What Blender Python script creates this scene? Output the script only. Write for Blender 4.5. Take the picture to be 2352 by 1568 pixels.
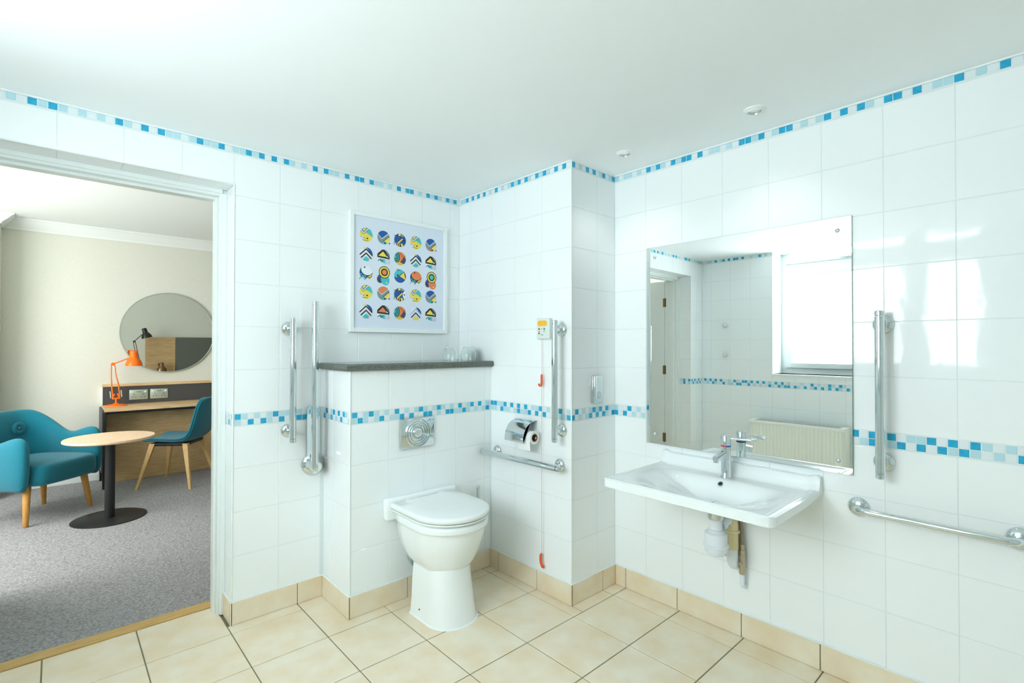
import bpy, bmesh, math, random
from mathutils import Vector, Matrix
random.seed(7)
for o in list(bpy.data.objects): bpy.data.objects.remove(o)
scene = bpy.context.scene
COL = scene.collection

# ------------------------------------------------------------------ camera
EYE = 1.3905                                   # metres above the floor
FPX, TH, PITCH, ROLL = 1149.55, .8312, .0098, .0010
cam_d = bpy.data.cameras.new('camera'); cam = bpy.data.objects.new('camera', cam_d); COL.objects.link(cam)
cam_d.sensor_fit = 'HORIZONTAL'; cam_d.sensor_width = 36; cam_d.lens = 36 * FPX / 2352; cam_d.clip_start = .02
F_ = Vector((math.cos(TH), math.sin(TH), 0)); R_ = Vector((math.sin(TH), -math.cos(TH), 0)); U_ = Vector((0, 0, 1))
fw = F_ * math.cos(PITCH) + U_ * math.sin(PITCH); up = -F_ * math.sin(PITCH) + U_ * math.cos(PITCH)
cr = R_ * math.cos(ROLL) + up * math.sin(ROLL); cu = up * math.cos(ROLL) - R_ * math.sin(ROLL)
M = Matrix.Identity(4)
for i in range(3): M[i][0], M[i][1], M[i][2] = cr[i], cu[i], -fw[i]
M.translation = (0, 0, EYE); cam.matrix_world = M
scene.camera = cam

# ------------------------------------------------------------------ light
W_ = bpy.data.worlds.new('world'); scene.world = W_; W_.use_nodes = True
W_.node_tree.nodes['Background'].inputs[0].default_value = (.80, .90, 1, 1)
W_.node_tree.nodes['Background'].inputs[1].default_value = 1.0
WIN_POWER = 7.5          # daylight through the frosted bathroom window
BED_POWER = 6.3         # daylight through the bedroom window
DOWNLIGHT_W = 3.0
vs = scene.view_settings
vs.view_transform = 'Standard'; vs.look = 'None'; vs.gamma = 1; vs.use_curve_mapping = False
vs.exposure = 0.62
try:
    scene.cycles.max_bounces = 14; scene.cycles.diffuse_bounces = 6; scene.cycles.glossy_bounces = 8; scene.cycles.transmission_bounces = 12
    scene.cycles.caustics_reflective = False; scene.cycles.caustics_refractive = False
except Exception: pass

# ------------------------------------------------------------------ materials
def lin(c): return tuple(((v/255)/12.92 if v/255 <= .04045 else ((v/255+.055)/1.055)**2.4) for v in c) + (1,)
def mat(name, rgb, rough=.5, metal=0, noise=None, bump=None, spec=.5, trans=0, emit=None, ior=1.45, coat=0, sheen=0):
    """noise=(scale, other rgb, stretch xyz, detail); bump=(scale, strength, stretch)"""
    m = bpy.data.materials.new(name); m.use_nodes = True; nt = m.node_tree; b = nt.nodes['Principled BSDF']
    c = lin(rgb); b.inputs['Base Color'].default_value = c
    b.inputs['Roughness'].default_value = rough; b.inputs['Metallic'].default_value = metal
    b.inputs['Specular IOR Level'].default_value = spec; b.inputs['IOR'].default_value = ior
    b.inputs['Transmission Weight'].default_value = trans; b.inputs['Coat Weight'].default_value = coat; b.inputs['Sheen Weight'].default_value = sheen
    tc = nt.nodes.new('ShaderNodeTexCoord')
    def coords(stretch, obj=True):
        mp = nt.nodes.new('ShaderNodeMapping'); mp.inputs['Scale'].default_value = stretch
        g = nt.nodes.new('ShaderNodeNewGeometry')
        nt.links.new(g.outputs['Position'], mp.inputs['Vector']); return mp
    if noise:
        sc, rgb2, st, det = noise
        mp = coords(st); n = nt.nodes.new('ShaderNodeTexNoise'); n.inputs['Scale'].default_value = sc; n.inputs['Detail'].default_value = det
        r = nt.nodes.new('ShaderNodeValToRGB'); r.color_ramp.elements[0].position = .33; r.color_ramp.elements[1].position = .67
        r.color_ramp.elements[0].color = c; r.color_ramp.elements[1].color = lin(rgb2)
        nt.links.new(mp.outputs[0], n.inputs['Vector']); nt.links.new(n.outputs['Fac'], r.inputs[0]); nt.links.new(r.outputs[0], b.inputs['Base Color'])
    if bump:
        sc, stg, st = bump
        mp = coords(st); n = nt.nodes.new('ShaderNodeTexNoise'); n.inputs['Scale'].default_value = sc; n.inputs['Detail'].default_value = 2
        bp = nt.nodes.new('ShaderNodeBump'); bp.inputs['Strength'].default_value = stg; bp.inputs['Distance'].default_value = .01
        nt.links.new(mp.outputs[0], n.inputs['Vector']); nt.links.new(n.outputs['Fac'], bp.inputs['Height']); nt.links.new(bp.outputs[0], b.inputs['Normal'])
    if emit:
        b.inputs['Emission Color'].default_value = emit[0]; b.inputs['Emission Strength'].default_value = emit[1]
    return m
ONE = (1, 1, 1)
M_ = dict(
    tile=mat('white_glazed_tile', (243, 248, 249), .05, bump=(10, .06, ONE), spec=.42),
    grout=mat('white_grout', (224, 234, 234), .7),
    mosA=mat('mosaic_dark_blue', (36, 160, 205), .08, noise=(60, (46, 176, 216), ONE, 1)),
    mosB=mat('mosaic_pale_blue', (184, 221, 231), .08),
    mosC=mat('mosaic_white', (228, 238, 241), .08),
    ceil=mat('ceiling_paint', (245, 250, 251), .8),
    trim=mat('white_plastic_trim', (240, 246, 245), .3),
    gloss=mat('white_gloss_paint', (236, 243, 242), .25),
    floor=mat('cream_stone_tile', (238, 229, 208), .35, noise=(7, (231, 213, 182), ONE, 6), bump=(40, .05, ONE)),
    fgrout=mat('olive_grey_grout', (126, 126, 104), .8),
    ceram=mat('sanitary_white_ceramic', (240, 246, 246), .06, coat=.3),
    seat=mat('white_seat_plastic', (238, 244, 243), .15),
    chrome=mat('polished_chrome', (218, 226, 228), .07, 1),
    chrome2=mat('satin_chrome', (205, 215, 215), .28, 1),
    dark=mat('dark_slot', (40, 42, 40), .5),
    mirror=mat('silvered_mirror', (249, 252, 251), 0, 1),
    medge=mat('mirror_glass_edge', (120, 165, 150), .1),
    laminate=mat('speckled_dark_laminate', (66, 72, 66), .12, noise=(260, (120, 128, 120), ONE, 2)),
    glass=mat('clear_glass', (250, 255, 253), 0, trans=1, ior=1.32),
    paper=mat('print_paper', (222, 232, 246), .6),
    frame=mat('white_picture_frame', (240, 246, 246), .35),
    roll=mat('toilet_paper', (240, 243, 243), .9),
    card=mat('brown_card', (150, 110, 75), .9),
    orange=mat('orange_plastic', (235, 96, 52), .4),
    amber=mat('amber_button', (250, 190, 42), .35),
    red=mat('red_mark', (205, 60, 60), .4), green=mat('green_mark', (40, 165, 110), .4), blue=mat('blue_mark', (40, 100, 190), .4),
    box=mat('pale_plastic', (222, 232, 226), .4),
    cord=mat('pale_red_cord', (226, 176, 168), .8),
    cream=mat('aged_cream_plastic', (226, 212, 168), .4), wplas=mat('white_waste_plastic', (228, 236, 244), .35),
    hose=mat('braided_steel_hose', (150, 140, 122), .4, .7), brass=mat('tarnished_valve_metal', (190, 178, 152), .4, .6),
    grey=mat('grey_pipe_plastic', (150, 172, 168), .4),
    rad=mat('radiator_enamel', (243, 246, 238), .35),
    beige=mat('beige_wall_fabric', (217, 219, 207), .9, noise=(420, (225, 227, 217), (1, 1, .08), 3)),
    bceil=mat('bedroom_ceiling_paint', (236, 242, 240), .9),
    oak=mat('pale_oak', (214, 184, 138), .45, noise=(7, (190, 156, 108), (1.2, 1.2, 14), 5)),
    oakh=mat('pale_oak_board', (226, 196, 152), .45, noise=(9, (208, 172, 124), (1, 9, 9), 4)),
    legwood=mat('honey_wood', (214, 160, 84), .45, noise=(18, (196, 140, 66), (6, 6, .7), 3)),
    ash=mat('ash_wood', (222, 186, 128), .45, noise=(18, (206, 166, 106), (6, 6, .7), 3)),
    ttop=mat('beech_table_top', (238, 208, 176), .4, noise=(8, (230, 198, 162), (12, 1, 1), 4)),
    strip=mat('oak_threshold', (214, 178, 112), .5, noise=(10, (194, 156, 92), (1, 14, 1), 4)),
    teal=mat('teal_wool', (0, 122, 142), .95, noise=(320, (0, 100, 120), ONE, 2), bump=(500, .25, ONE), sheen=.25),
    black=mat('black_powder_coat', (32, 33, 35), .45), char=mat('charcoal_laminate', (74, 75, 76), .55),
    steel=mat('brushed_socket_plate', (196, 208, 198), .35, .6),
    lampo=mat('orange_enamel', (255, 118, 14), .3), lampb=mat('black_enamel', (30, 34, 36), .3), lampz=mat('bronze_metal', (140, 112, 84), .25, .9),
    shadein=mat('lamp_white_inside', (240, 244, 244), .5),
    headg=mat('grey_headboard_fabric', (92, 96, 90), .9, noise=(260, (104, 108, 100), ONE, 2)),
    hinge=mat('aged_brass_hinge', (140, 112, 70), .4, .7),
)
# carpet: looped grey wool in rows
def carpet():
    m = bpy.data.materials.new('grey_loop_carpet'); m.use_nodes = True; nt = m.node_tree; b = nt.nodes['Principled BSDF']
    b.inputs['Roughness'].default_value = 1; b.inputs['Specular IOR Level'].default_value = .1
    g = nt.nodes.new('ShaderNodeNewGeometry'); v = nt.nodes.new('ShaderNodeTexVoronoi'); v.inputs['Scale'].default_value = 95
    mp = nt.nodes.new('ShaderNodeMapping'); mp.inputs['Scale'].default_value = (.75, 1.25, 1)
    nt.links.new(g.outputs['Position'], mp.inputs['Vector']); nt.links.new(mp.outputs[0], v.inputs['Vector'])
    n = nt.nodes.new('ShaderNodeTexNoise'); n.inputs['Scale'].default_value = 160; nt.links.new(g.outputs['Position'], n.inputs['Vector'])
    r = nt.nodes.new('ShaderNodeValToRGB'); r.color_ramp.elements[0].color = lin((190, 190, 194)); r.color_ramp.elements[1].color = lin((122, 121, 124))
    r.color_ramp.elements[1].position = .75
    nt.links.new(v.outputs['Distance'], r.inputs[0])
    mx = nt.nodes.new('ShaderNodeMix'); mx.data_type = 'RGBA'; mx.inputs[0].default_value = .25; nt.links.new(r.outputs[0], mx.inputs[6]); nt.links.new(n.outputs['Fac'], mx.inputs[7])
    nt.links.new(mx.outputs[2], b.inputs['Base Color'])
    bp = nt.nodes.new('ShaderNodeBump'); bp.inputs['Strength'].default_value = .7; bp.inputs['Distance'].default_value = .004; bp.invert = True
    nt.links.new(v.outputs['Distance'], bp.inputs['Height']); nt.links.new(bp.outputs[0], b.inputs['Normal'])
    return m
M_['carpet'] = carpet()
def rear_tiles():
    m = mat('rear_wall_tile_grid', (236, 243, 243), .08); nt = m.node_tree; b = nt.nodes['Principled BSDF']
    g = nt.nodes.new('ShaderNodeTexCoord'); sp = nt.nodes.new('ShaderNodeSeparateXYZ'); cb = nt.nodes.new('ShaderNodeCombineXYZ')
    nt.links.new(g.outputs['Object'], sp.inputs[0]); nt.links.new(sp.outputs[0], cb.inputs[0]); nt.links.new(sp.outputs[2], cb.inputs[1])
    br = nt.nodes.new('ShaderNodeTexBrick'); br.offset = 0; br.inputs['Scale'].default_value = 1; br.inputs['Brick Width'].default_value = .22; br.inputs['Row Height'].default_value = .22
    br.inputs['Mortar Size'].default_value = .002
    br.inputs['Color1'].default_value = br.inputs['Color2'].default_value = lin((236, 243, 243)); br.inputs['Mortar'].default_value = lin((215, 226, 224))
    nt.links.new(cb.outputs[0], br.inputs['Vector']); nt.links.new(br.outputs['Color'], b.inputs['Base Color'])
    return m
M_['rear'] = rear_tiles()
def day(name, power, tint=(.88, .965, 1, 1)):
    return mat(name, (230, 240, 242), .4, emit=(tint, power))
M_['pane'] = day('frosted_daylit_pane', WIN_POWER); M_['bpane'] = day('bedroom_daylit_pane', BED_POWER, (1, .99, .97, 1))
M_['bulb'] = mat('downlight_lens', (225, 235, 235), .3, emit=((1, 1, 1, 1), .12))

# ------------------------------------------------------------------ builders
OFF = {}
def tag(o, label, cat, group=None, kind=None):
    if label: o['label'] = label
    if cat: o['category'] = cat
    if group: o['group'] = group
    if kind: o['kind'] = kind
    return o
def thing(name, label, cat, loc, rz=None, group=None):
    o = bpy.data.objects.new(name, None); COL.objects.link(o); o.location = loc; o.empty_display_size = .1
    if rz is not None: o.rotation_euler[2] = rz
    OFF[o] = Vector((0, 0, 0)) if rz is not None else Vector(loc)
    return tag(o, label, cat, group)
class MB:
    def __init__(s): s.bm = bmesh.new()
    def raw(s, vs_, fs, mi=0):
        v = [s.bm.verts.new(p) for p in vs_]
        for f in fs:
            try:
                q = s.bm.faces.new([v[i] for i in f]); q.material_index = mi
            except ValueError: pass
        return s
    def box(s, lo, hi, bev=0, seg=2, mi=0):
        t = bmesh.new(); bmesh.ops.create_cube(t, size=1)
        for v in t.verts: v.co = Vector([lo[i] + (v.co[i] + .5) * (hi[i] - lo[i]) for i in range(3)])
        if bev: bmesh.ops.bevel(t, geom=t.edges[:] , offset=bev, segments=seg, profile=.5, affect='EDGES')
        s._add(t, mi); return s
    def _add(s, t, mi=0):
        idx = {}
        for v in t.verts: idx[v] = s.bm.verts.new(v.co)
        for f in t.faces:
            try: q = s.bm.faces.new([idx[v] for v in f.verts]); q.material_index = mi
            except ValueError: pass
        t.free()
    def lathe(s, prof, org, ax=(0, 0, 1), n=32, mi=0, sx=1, sy=1):
        ax = Vector(ax).normalized(); a = ax.orthogonal().normalized() if abs(ax.z) < .99 else Vector((1, 0, 0)); b = ax.cross(a); org = Vector(org)
        rings = []
        for r, h in prof:
            if r < 1e-6: rings.append([s.bm.verts.new(org + ax * h)])
            else: rings.append([s.bm.verts.new(org + ax * h + a * (r * sx * math.cos(2*math.pi*i/n)) + b * (r * sy * math.sin(2*math.pi*i/n))) for i in range(n)])
        for A_, B_ in zip(rings, rings[1:]):
            for i in range(n):
                j = (i + 1) % n
                if len(A_) == 1 and len(B_) == 1: continue
                if len(A_) == 1: f = [A_[0], B_[j], B_[i]][::-1]
                elif len(B_) == 1: f = [A_[i], A_[j], B_[0]]
                else: f = [A_[i], A_[j], B_[j], B_[i]]
                try: q = s.bm.faces.new(f); q.material_index = mi
                except ValueError: pass
        return s
    def cyl(s, p0, p1, r, r2=None, n=24, mi=0, bev=0):
        p0 = Vector(p0); p1 = Vector(p1); L = (p1 - p0).length; r2 = r if r2 is None else r2
        pr = [(0, 0), (r - bev, 0), (r, bev), (r2, L - bev), (r2 - bev, L), (0, L)] if bev else [(0, 0), (r, 0), (r2, L), (0, L)]
        return s.lathe(pr, p0, p1 - p0, n, mi)
    def tube(s, pts, r, n=16, mi=0, cap=True):
        pts = [Vector(p) for p in pts]; rings = []; prev = None
        for i, p in enumerate(pts):
            d = ((pts[min(i+1, len(pts)-1)] - pts[max(i-1, 0)])).normalized()
            if prev is None: a = d.orthogonal().normalized()
            else: a = (prev - d * prev.dot(d)).normalized()
            prev = a; b = d.cross(a); rr = r[i] if isinstance(r, (list, tuple)) else r
            rings.append([s.bm.verts.new(p + a * rr * math.cos(2*math.pi*k/n) + b * rr * math.sin(2*math.pi*k/n)) for k in range(n)])
        for A_, B_ in zip(rings, rings[1:]):
            for k in range(n): q = s.bm.faces.new([A_[k], A_[(k+1) % n], B_[(k+1) % n], B_[k]]); q.material_index = mi
        if cap:
            s.bm.faces.new(rings[0][::-1]).material_index = mi; s.bm.faces.new(rings[-1]).material_index = mi
        return s
    def prism(s, poly, lo, hi, axis='z', mi=0):
        def P(a, b, h): return {'z': (a, b, h), 'y': (a, h, b), 'x': (h, a, b)}[axis]
        n = len(poly); v = [s.bm.verts.new(P(a, b, lo)) for a, b in poly] + [s.bm.verts.new(P(a, b, hi)) for a, b in poly]
        fs = [v[:n][::-1], v[n:]] + [[v[i], v[(i+1) % n], v[n+(i+1) % n], v[n+i]] for i in range(n)]
        for f in fs: s.bm.faces.new(f).material_index = mi
        return s
    def loft(s, rings, closed=True, caps=True, mi=0):
        R = [[s.bm.verts.new(p) for p in r] for r in rings]; n = len(R[0])
        for A_, B_ in zip(R, R[1:]):
            for k in range(n if closed else n - 1):
                q = s.bm.faces.new([A_[k], A_[(k+1) % n], B_[(k+1) % n], B_[k]]); q.material_index = mi
        if caps:
            s.bm.faces.new(R[0][::-1]).material_index = mi; s.bm.faces.new(R[-1]).material_index = mi
        return s
    def build(s, name, m, parent=None, smooth=35, label=None):
        off = OFF.get(parent, Vector((0, 0, 0))) if parent else Vector((0, 0, 0))
        bmesh.ops.recalc_face_normals(s.bm, faces=s.bm.faces[:])
        me = bpy.data.meshes.new(name)
        for v in s.bm.verts: v.co -= off
        if smooth:
            for f in s.bm.faces: f.smooth = True
        s.bm.to_mesh(me); s.bm.free()
        if smooth: me.set_sharp_from_angle(angle=math.radians(smooth))
        for k in (m if isinstance(m, (list, tuple)) else [m]): me.materials.append(M_[k] if isinstance(k, str) else k)
        o = bpy.data.objects.new(name, me); COL.objects.link(o)
        if parent: o.parent = parent; OFF[o] = off
        if label: o['label'] = label
        return o
def bx(lo, hi, bev=0, seg=2): return MB().box(lo, hi, bev, seg)
def struct(name, mb, m, label, cat, smooth=None):
    o = mb.build(name, m, None, smooth); return tag(o, label, cat, None, 'structure')
def arc(c, r, a0, a1, n): return [(c[0] + r*math.cos(a0+(a1-a0)*i/n), c[1] + r*math.sin(a0+(a1-a0)*i/n)) for i in range(n+1)]

# ------------------------------------------------------------------ room dimensions (metres, camera above the origin)
YA, XC, YD, XB, YE, XG, XR = 2.7948, 2.0563, 1.7787, 2.4459, 2.4546, 1.1175, .659
XF, YR, HC, XL = -.654, -1.6, 2.4, -.39       # window wall, rear wall, ceiling, left reveal of the doorway
HD, YJ, YT = 2.205, 2.945, 3.055              # doorway head, end of tiled reveal, threshold
G_ = .0012                                     # grout recess
HB, YB = 2.61, 6.748                          # bedroom ceiling and far wall
BXL, BXR = -1.6, 4.2

# slabs --------------------------------------------------------------
floor = struct('floor', MB().box((XF-.2, YR-.2, -.12), (XB+.2, YT, -.004)), 'fgrout', 'bathroom floor of large cream stone tiles with olive grout', 'floor')
ceiling = struct('ceiling', MB().box((XF-.4, YR-.2, HC), (XB+.2, YA+.003, HC+.12)), 'ceil', 'plain pale bathroom ceiling', 'ceiling')
wA = struct('wall_left', MB().box((XR+G_, YA+G_, 0), (XC+.3, 3.1, HB)).box((XF-.9, YA+G_, 0), (XL-G_, 3.1, HB)).box((XL-G_, YA+G_, HD+G_), (XR+G_, 3.1, HB)), 'grout', 'white tiled wall with the doorway and the framed print', 'wall')
wC = struct('wall_alcove', MB().box((XC+G_, YD+.02, 0), (XB+.2, YA+G_, HC)), 'grout', 'white tiled alcove wall beside the toilet', 'wall')
wD = struct('wall_return', MB().box((XC+G_, YD+G_-.0, 0), (XB+.2, YD+.02, HC)), 'grout', 'narrow white tiled return wall with the metal plate', 'wall')
wB = struct('wall_right', MB().box((XB+G_, YR, 0), (XB+.2, YD+G_, HC)), 'grout', 'white tiled wall behind the basin and mirror', 'wall')
wE = struct('wall_boxing', MB().box((XG+G_, YE+G_, 0), (XC+G_, YA+G_, 1.262)), 'grout', 'low tiled boxing behind the toilet under the shelf', 'wall')
WY0, WY1, WZ0 = .35, 2.03, 1.131
wF = struct('wall_window', MB().box((XF-.45, YR, 0), (XF-G_, WY0, HC)).box((XF-.45, WY1, 0), (XF-G_, YA+G_, HC)).box((XF-.45, WY0, 0), (XF-G_, WY1, WZ0)), 'grout', 'white tiled window wall seen in the bathroom mirror', 'wall')
struct('wall_rear', MB().box((XF-.45, YR-.2, 0), (XB+.2, YR, HC)), 'rear', 'white tiled rear wall behind the camera', 'wall')

# tiles --------------------------------------------------------------
TCACHE = {}
def tile_mesh(w, h, m, ch=.0009, th=.004, kind='wall'):
    key = (round(w, 4), round(h, 4), m, kind)
    if key in TCACHE: return TCACHE[key]
    a, b = w/2, h/2
    def ring(i, d): return [(-a+i, d, -b+i), (a-i, d, -b+i), (a-i, d, b-i), (-a+i, d, b-i)]
    vv = ring(0, th) + ring(0, ch) + ring(ch, 0)
    if kind == 'floor': vv = [(x, z, -y) for x, y, z in vv]
    ff = [(8, 9, 10, 11)]
    for k in range(4):
        j = (k+1) % 4; ff += [(4+k, 4+j, 8+j, 8+k), (k, j, 4+j, 4+k)]
    mb = MB().raw(vv, ff); bmesh.ops.recalc_face_normals(mb.bm, faces=mb.bm.faces[:])
    me = bpy.data.meshes.new('tile'); mb.bm.to_mesh(me); mb.bm.free()
    # the front must look out
    fr = me.polygons[0].normal
    if (kind == 'wall' and fr.y > 0) or (kind == 'floor' and fr.z < 0): me.flip_normals()
    me.materials.append(M_[m]); TCACHE[key] = me; return me
WR = {'A': (0, 0), 'B': (-math.pi/2, 0), 'F': (math.pi/2, 0)}
def put_tile(name, parent, face, plane, u0, u1, z0, z1, m, gap=.0024, jit=.0002):
    """face A: faces -Y, B: faces -X, F: faces +X; u runs along X for A, along Y otherwise"""
    w, h = u1-u0-gap, z1-z0-gap
    if w < .004 or h < .004: return
    o = bpy.data.objects.new(name, tile_mesh(w, h, m)); COL.objects.link(o); o.parent = parent
    c, z = (u0+u1)/2, (z0+z1)/2
    d = random.uniform(-jit, jit)
    o.location = (c, plane+d, z) if face == 'A' else (plane+d, c, z)
    o.rotation_euler = (random.uniform(-1, 1)*.0016, 0, WR[face][0] + random.uniform(-1, 1)*.0016) if name == 'tile' else (0, 0, WR[face][0])
    return o
ZLO = [.114, .335, .556, .776, .984]; ZHI = [1.05, 1.27, 1.49, 1.71, 1.93, 2.15, 2.358]
def field(parent, face, plane, cols, lo=ZLO, hi=ZHI, skip=None):
    for zs in (lo, hi):
        for z0, z1 in zip(zs, zs[1:]):
            for a, b in zip(cols, cols[1:]):
                if skip and skip(a, b, z0, z1): continue
                put_tile('tile', parent, face, plane, a, b, z0, z1, 'tile')
def mosaic(parent, face, plane, first, pitch, pat, zc, skip=None, size=.0275):
    for k, ch in enumerate(pat):
        c = first + k*pitch
        if skip and skip(c): continue
        put_tile('mosaic_tile', parent, face, plane, c-size/2, c+size/2, zc-size/2, zc+size/2, {'D': 'mosA', 'L': 'mosB', '.': 'mosC'}[ch], gap=.0, jit=.0001)
def rnd(n, seed):
    r = random.Random(seed); return ''.join(r.choice('DL..L.D') for _ in range(n))
ZS, Z1, Z2 = 2.3795, 1.0335, 1.0035
def rng(a, step, n): return [a + step*i for i in range(n)]
# left wall
cA = [XR, .879, 1.099, 1.319, 1.539, 1.759, 1.979, XC]
def hideA(a, b, z0, z1): return z1 < 1.25 and a > XG - .02
field(wA, 'A', YA, cA, skip=hideA)
field(wA, 'A', YA, [XF, -.52, XL])
for a, b in zip([XL, -.221, -.001, .219, .439, XR], [-.221, -.001, .219, .439, XR]):
    put_tile('tile', wA, 'A', YA, a, b, HD, 2.358, 'tile')
SA = rnd(14, 3) + '..L.DLDL.L.L.DL.D.DLL.LDLLD.LLDLD.D.DL.L.D.DLL.D.DD.DLL.L.D.DD.L.DLDL.DLD.'
mosaic(wA, 'A', YA, -.1998-14*.03082, .03082, SA, ZS)
mosaic(wA, 'A', YA, .6811, .03018, 'DL.L.LDLL.L.L..', Z1); mosaic(wA, 'A', YA, .6811, .03018, 'L.D.DL.D.LDDDL.', Z2)
mosaic(wA, 'A', YA, XF+.02, .0305, 'L.D.LD.D', Z1); mosaic(wA, 'A', YA, XF+.02, .0305, '.D.DL.DL', Z2)
# doorway reveals: right side faces -X, left side faces +X, soffit faces down
for zs in (ZLO, ZHI[:-1] + [HD]):
    for z0, z1 in zip(zs, zs[1:]):
        if z0 >= HD-.01: continue
        put_tile('tile', wA, 'B', XR, YA, YJ, z0, min(z1, HD), 'tile'); put_tile('tile', wA, 'F', XL, YA, YJ, z0, min(z1, HD), 'tile')
mosaic(wA, 'B', XR, YA+.018, .0305, 'D.L.', Z1); mosaic(wA, 'B', XR, YA+.018, .0305, '.LD.', Z2)
mosaic(wA, 'F', XL, YA+.018, .0305, 'D.DL', Z1); mosaic(wA, 'F', XL, YA+.018, .0305, 'L.D.', Z2)
for a, b in zip([XL, -.221, -.001, .219, .439], [-.221, -.001, .219, .439, XR]):
    me = tile_mesh(b-a-.003, YJ-YA-.003, 'tile'); o = bpy.data.objects.new('tile', me); COL.objects.link(o); o.parent = wA
    o.location = ((a+b)/2, (YA+YJ)/2, HD); o.rotation_euler = (math.pi/2, 0, 0)
# alcove wall, return wall, right wall
cC = [YD, 2.0015, 2.224, 2.4465, 2.669, YA]
field(wC, 'B', XC, cC, skip=lambda a, b, z0, z1: z1 < 1.25 and a > YE - .02)
mosaic(wC, 'B', XC, 1.8006, .03016, '.D.D.LDLD.LD.DLDL.L.D.L.D.D.D.DLL', ZS)
mosaic(wC, 'B', XC, 1.7981, .03058, 'L.D..L.DLL.D.D.D.DLLDD', Z1); mosaic(wC, 'B', XC, 1.7981, .03058, 'DLL...D.D.DLLDL.LLD.LL', Z2)
field(wD, 'A', YD, [XC, 2.2788, XB])
mosaic(wD, 'A', YD, 2.0751, .0298, 'D.L.D.D.LD.LD', ZS)
mosaic(wD, 'A', YD, 2.0721, .0298, '.D.L.LDLD.DL.', Z1); mosaic(wD, 'A', YD, 2.0721, .0298, 'D.L.LD.D.DL.D', Z2)
cB = [-1.055, -.8365, -.618, -.3995, -.181, .0375, .256, .4745, .693, .9115, 1.13, 1.3485, 1.567, YD]
field(wB, 'B', XB, cB)
mosaic(wB, 'B', XB, .0627-36*.03034, .03034, rnd(36, 5) + '..D.L.DLL.D.DD.LD.D.DL.L.DDL.DLDD.L.LL.D.DDLD.LDLD.L.LL.L', ZS)
hidden = lambda c: .62 < c < 1.53
mosaic(wB, 'B', XB, .0556-36*.0306, .0306, rnd(36, 6) + '..L.LD.D.DLL.D.D.D.................................L.D..L', Z1, hidden)
mosaic(wB, 'B', XB, .0556-36*.0306, .0306, rnd(36, 8) + '.D.L.LDLD.D.DL.DL.................................L.L.D.D', Z2, hidden)
# boxing: front faces -Y, side faces -X
cE = [XG, 1.339, 1.5615, 1.784, 2.0065, XC]
field(wE, 'A', YE, cE, hi=[1.05, 1.262])
mosaic(wE, 'A', YE, 1.143, .03052, 'D.LDL.L.D.L.LDL.LDL.L.D.LD.D.L', Z1); mosaic(wE, 'A', YE, 1.143, .03052, 'LDL.LD.LLD.D..DD.L.DDLLDL.L.LD', Z2)
field(wE, 'B', XG, [YE, 2.676, YA], hi=[1.05, 1.262])
mosaic(wE, 'B', XG, 2.4696, .03132, '.LD.D.DL.DL', Z1); mosaic(wE, 'B', XG, 2.4696, .03132, 'L..D.L.DL.D', Z2)
# window wall
cF = rng(-1.6, .22, 21)[:-1]; cF = [y for y in rng(WY1-.22*17, .22, 18) if y > YR+.03] + [2.25, 2.47, 2.69, YA]
cF = [YR] + cF
for zs in (ZLO, ZHI):
    for z0, z1 in zip(zs, zs[1:]):
        for a, b in zip(cF, cF[1:]):
            if z1 > WZ0 and b > WY0+.01 and a < WY1-.01:
                if a < WY0 - .02: put_tile('tile', wF, 'F', XF, a, WY0, z0, z1, 'tile')
                if z0 < WZ0 - .02: put_tile('tile', wF, 'F', XF, max(a, WY0), b, z0, WZ0, 'tile')
                continue
            put_tile('tile', wF, 'F', XF, a, b, z0, z1, 'tile')
mosaic(wF, 'F', XF, 1.261-60*.03052, .03052, rnd(60, 11) + '.L..LD.LD..L.D..L...L.D.D.L.D.D.DLDD.LD.L..D.D.D.D'[:50], Z1)
mosaic(wF, 'F', XF, 1.261-60*.03052, .03052, rnd(60, 12) + 'L..D.LD.D.D.DL.D.LD.DDLD.LD..L.L.D..DD.LL.D..LD.L.', Z2)
mosaic(wF, 'F', XF, 2.0341, .02998, 'L.L.D..L..D.DD.D.DL.D.LL.', ZS)
for y in rng(-1.55, .0305, 62):
    if y < WY0 - .02: put_tile('mosaic_tile', wF, 'F', XF, y-.01375, y+.01375, ZS-.01375, ZS+.01375, random.choice(['mosA', 'mosB', 'mosC', 'mosC']), 0, 0)

# white plastic edge trims: ceiling line and outer corners
tr = MB()
for lo, hi in [((XF, YA-.006, 2.3935), (XC, YA+.002, HC)), ((XC-.006, YD, 2.3935), (XC+.002, YA, HC)), ((XC, YD-.006, 2.3935), (XB, YD+.002, HC)),
               ((XB-.006, YR, 2.3935), (XB+.002, YD, HC)), ((XF-.002, WY1, 2.3935), (XF+.006, YA, HC)), ((XF-.002, YR, 2.3935), (XF+.006, WY0, HC))]: tr.box(lo, hi)
struct('trim_1', tr, 'trim', 'thin white bead running between the mosaic strip and the ceiling', 'trim')
tr = MB()
for x, y, z0, z1 in [(XC, YD, .114, HC), (XG, YE, .114, 1.262), (XR, YA, .114, HD), (XL, YA, .114, HD)]: tr.cyl((x, y, z0), (x, y, z1), .004, n=10)
tr.cyl((XL, YA, HD), (XR, YA, HD), .004, n=10)
struct('trim_2', tr, 'trim', 'white quadrant beads on the outer tile corners', 'trim', 40)

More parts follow.
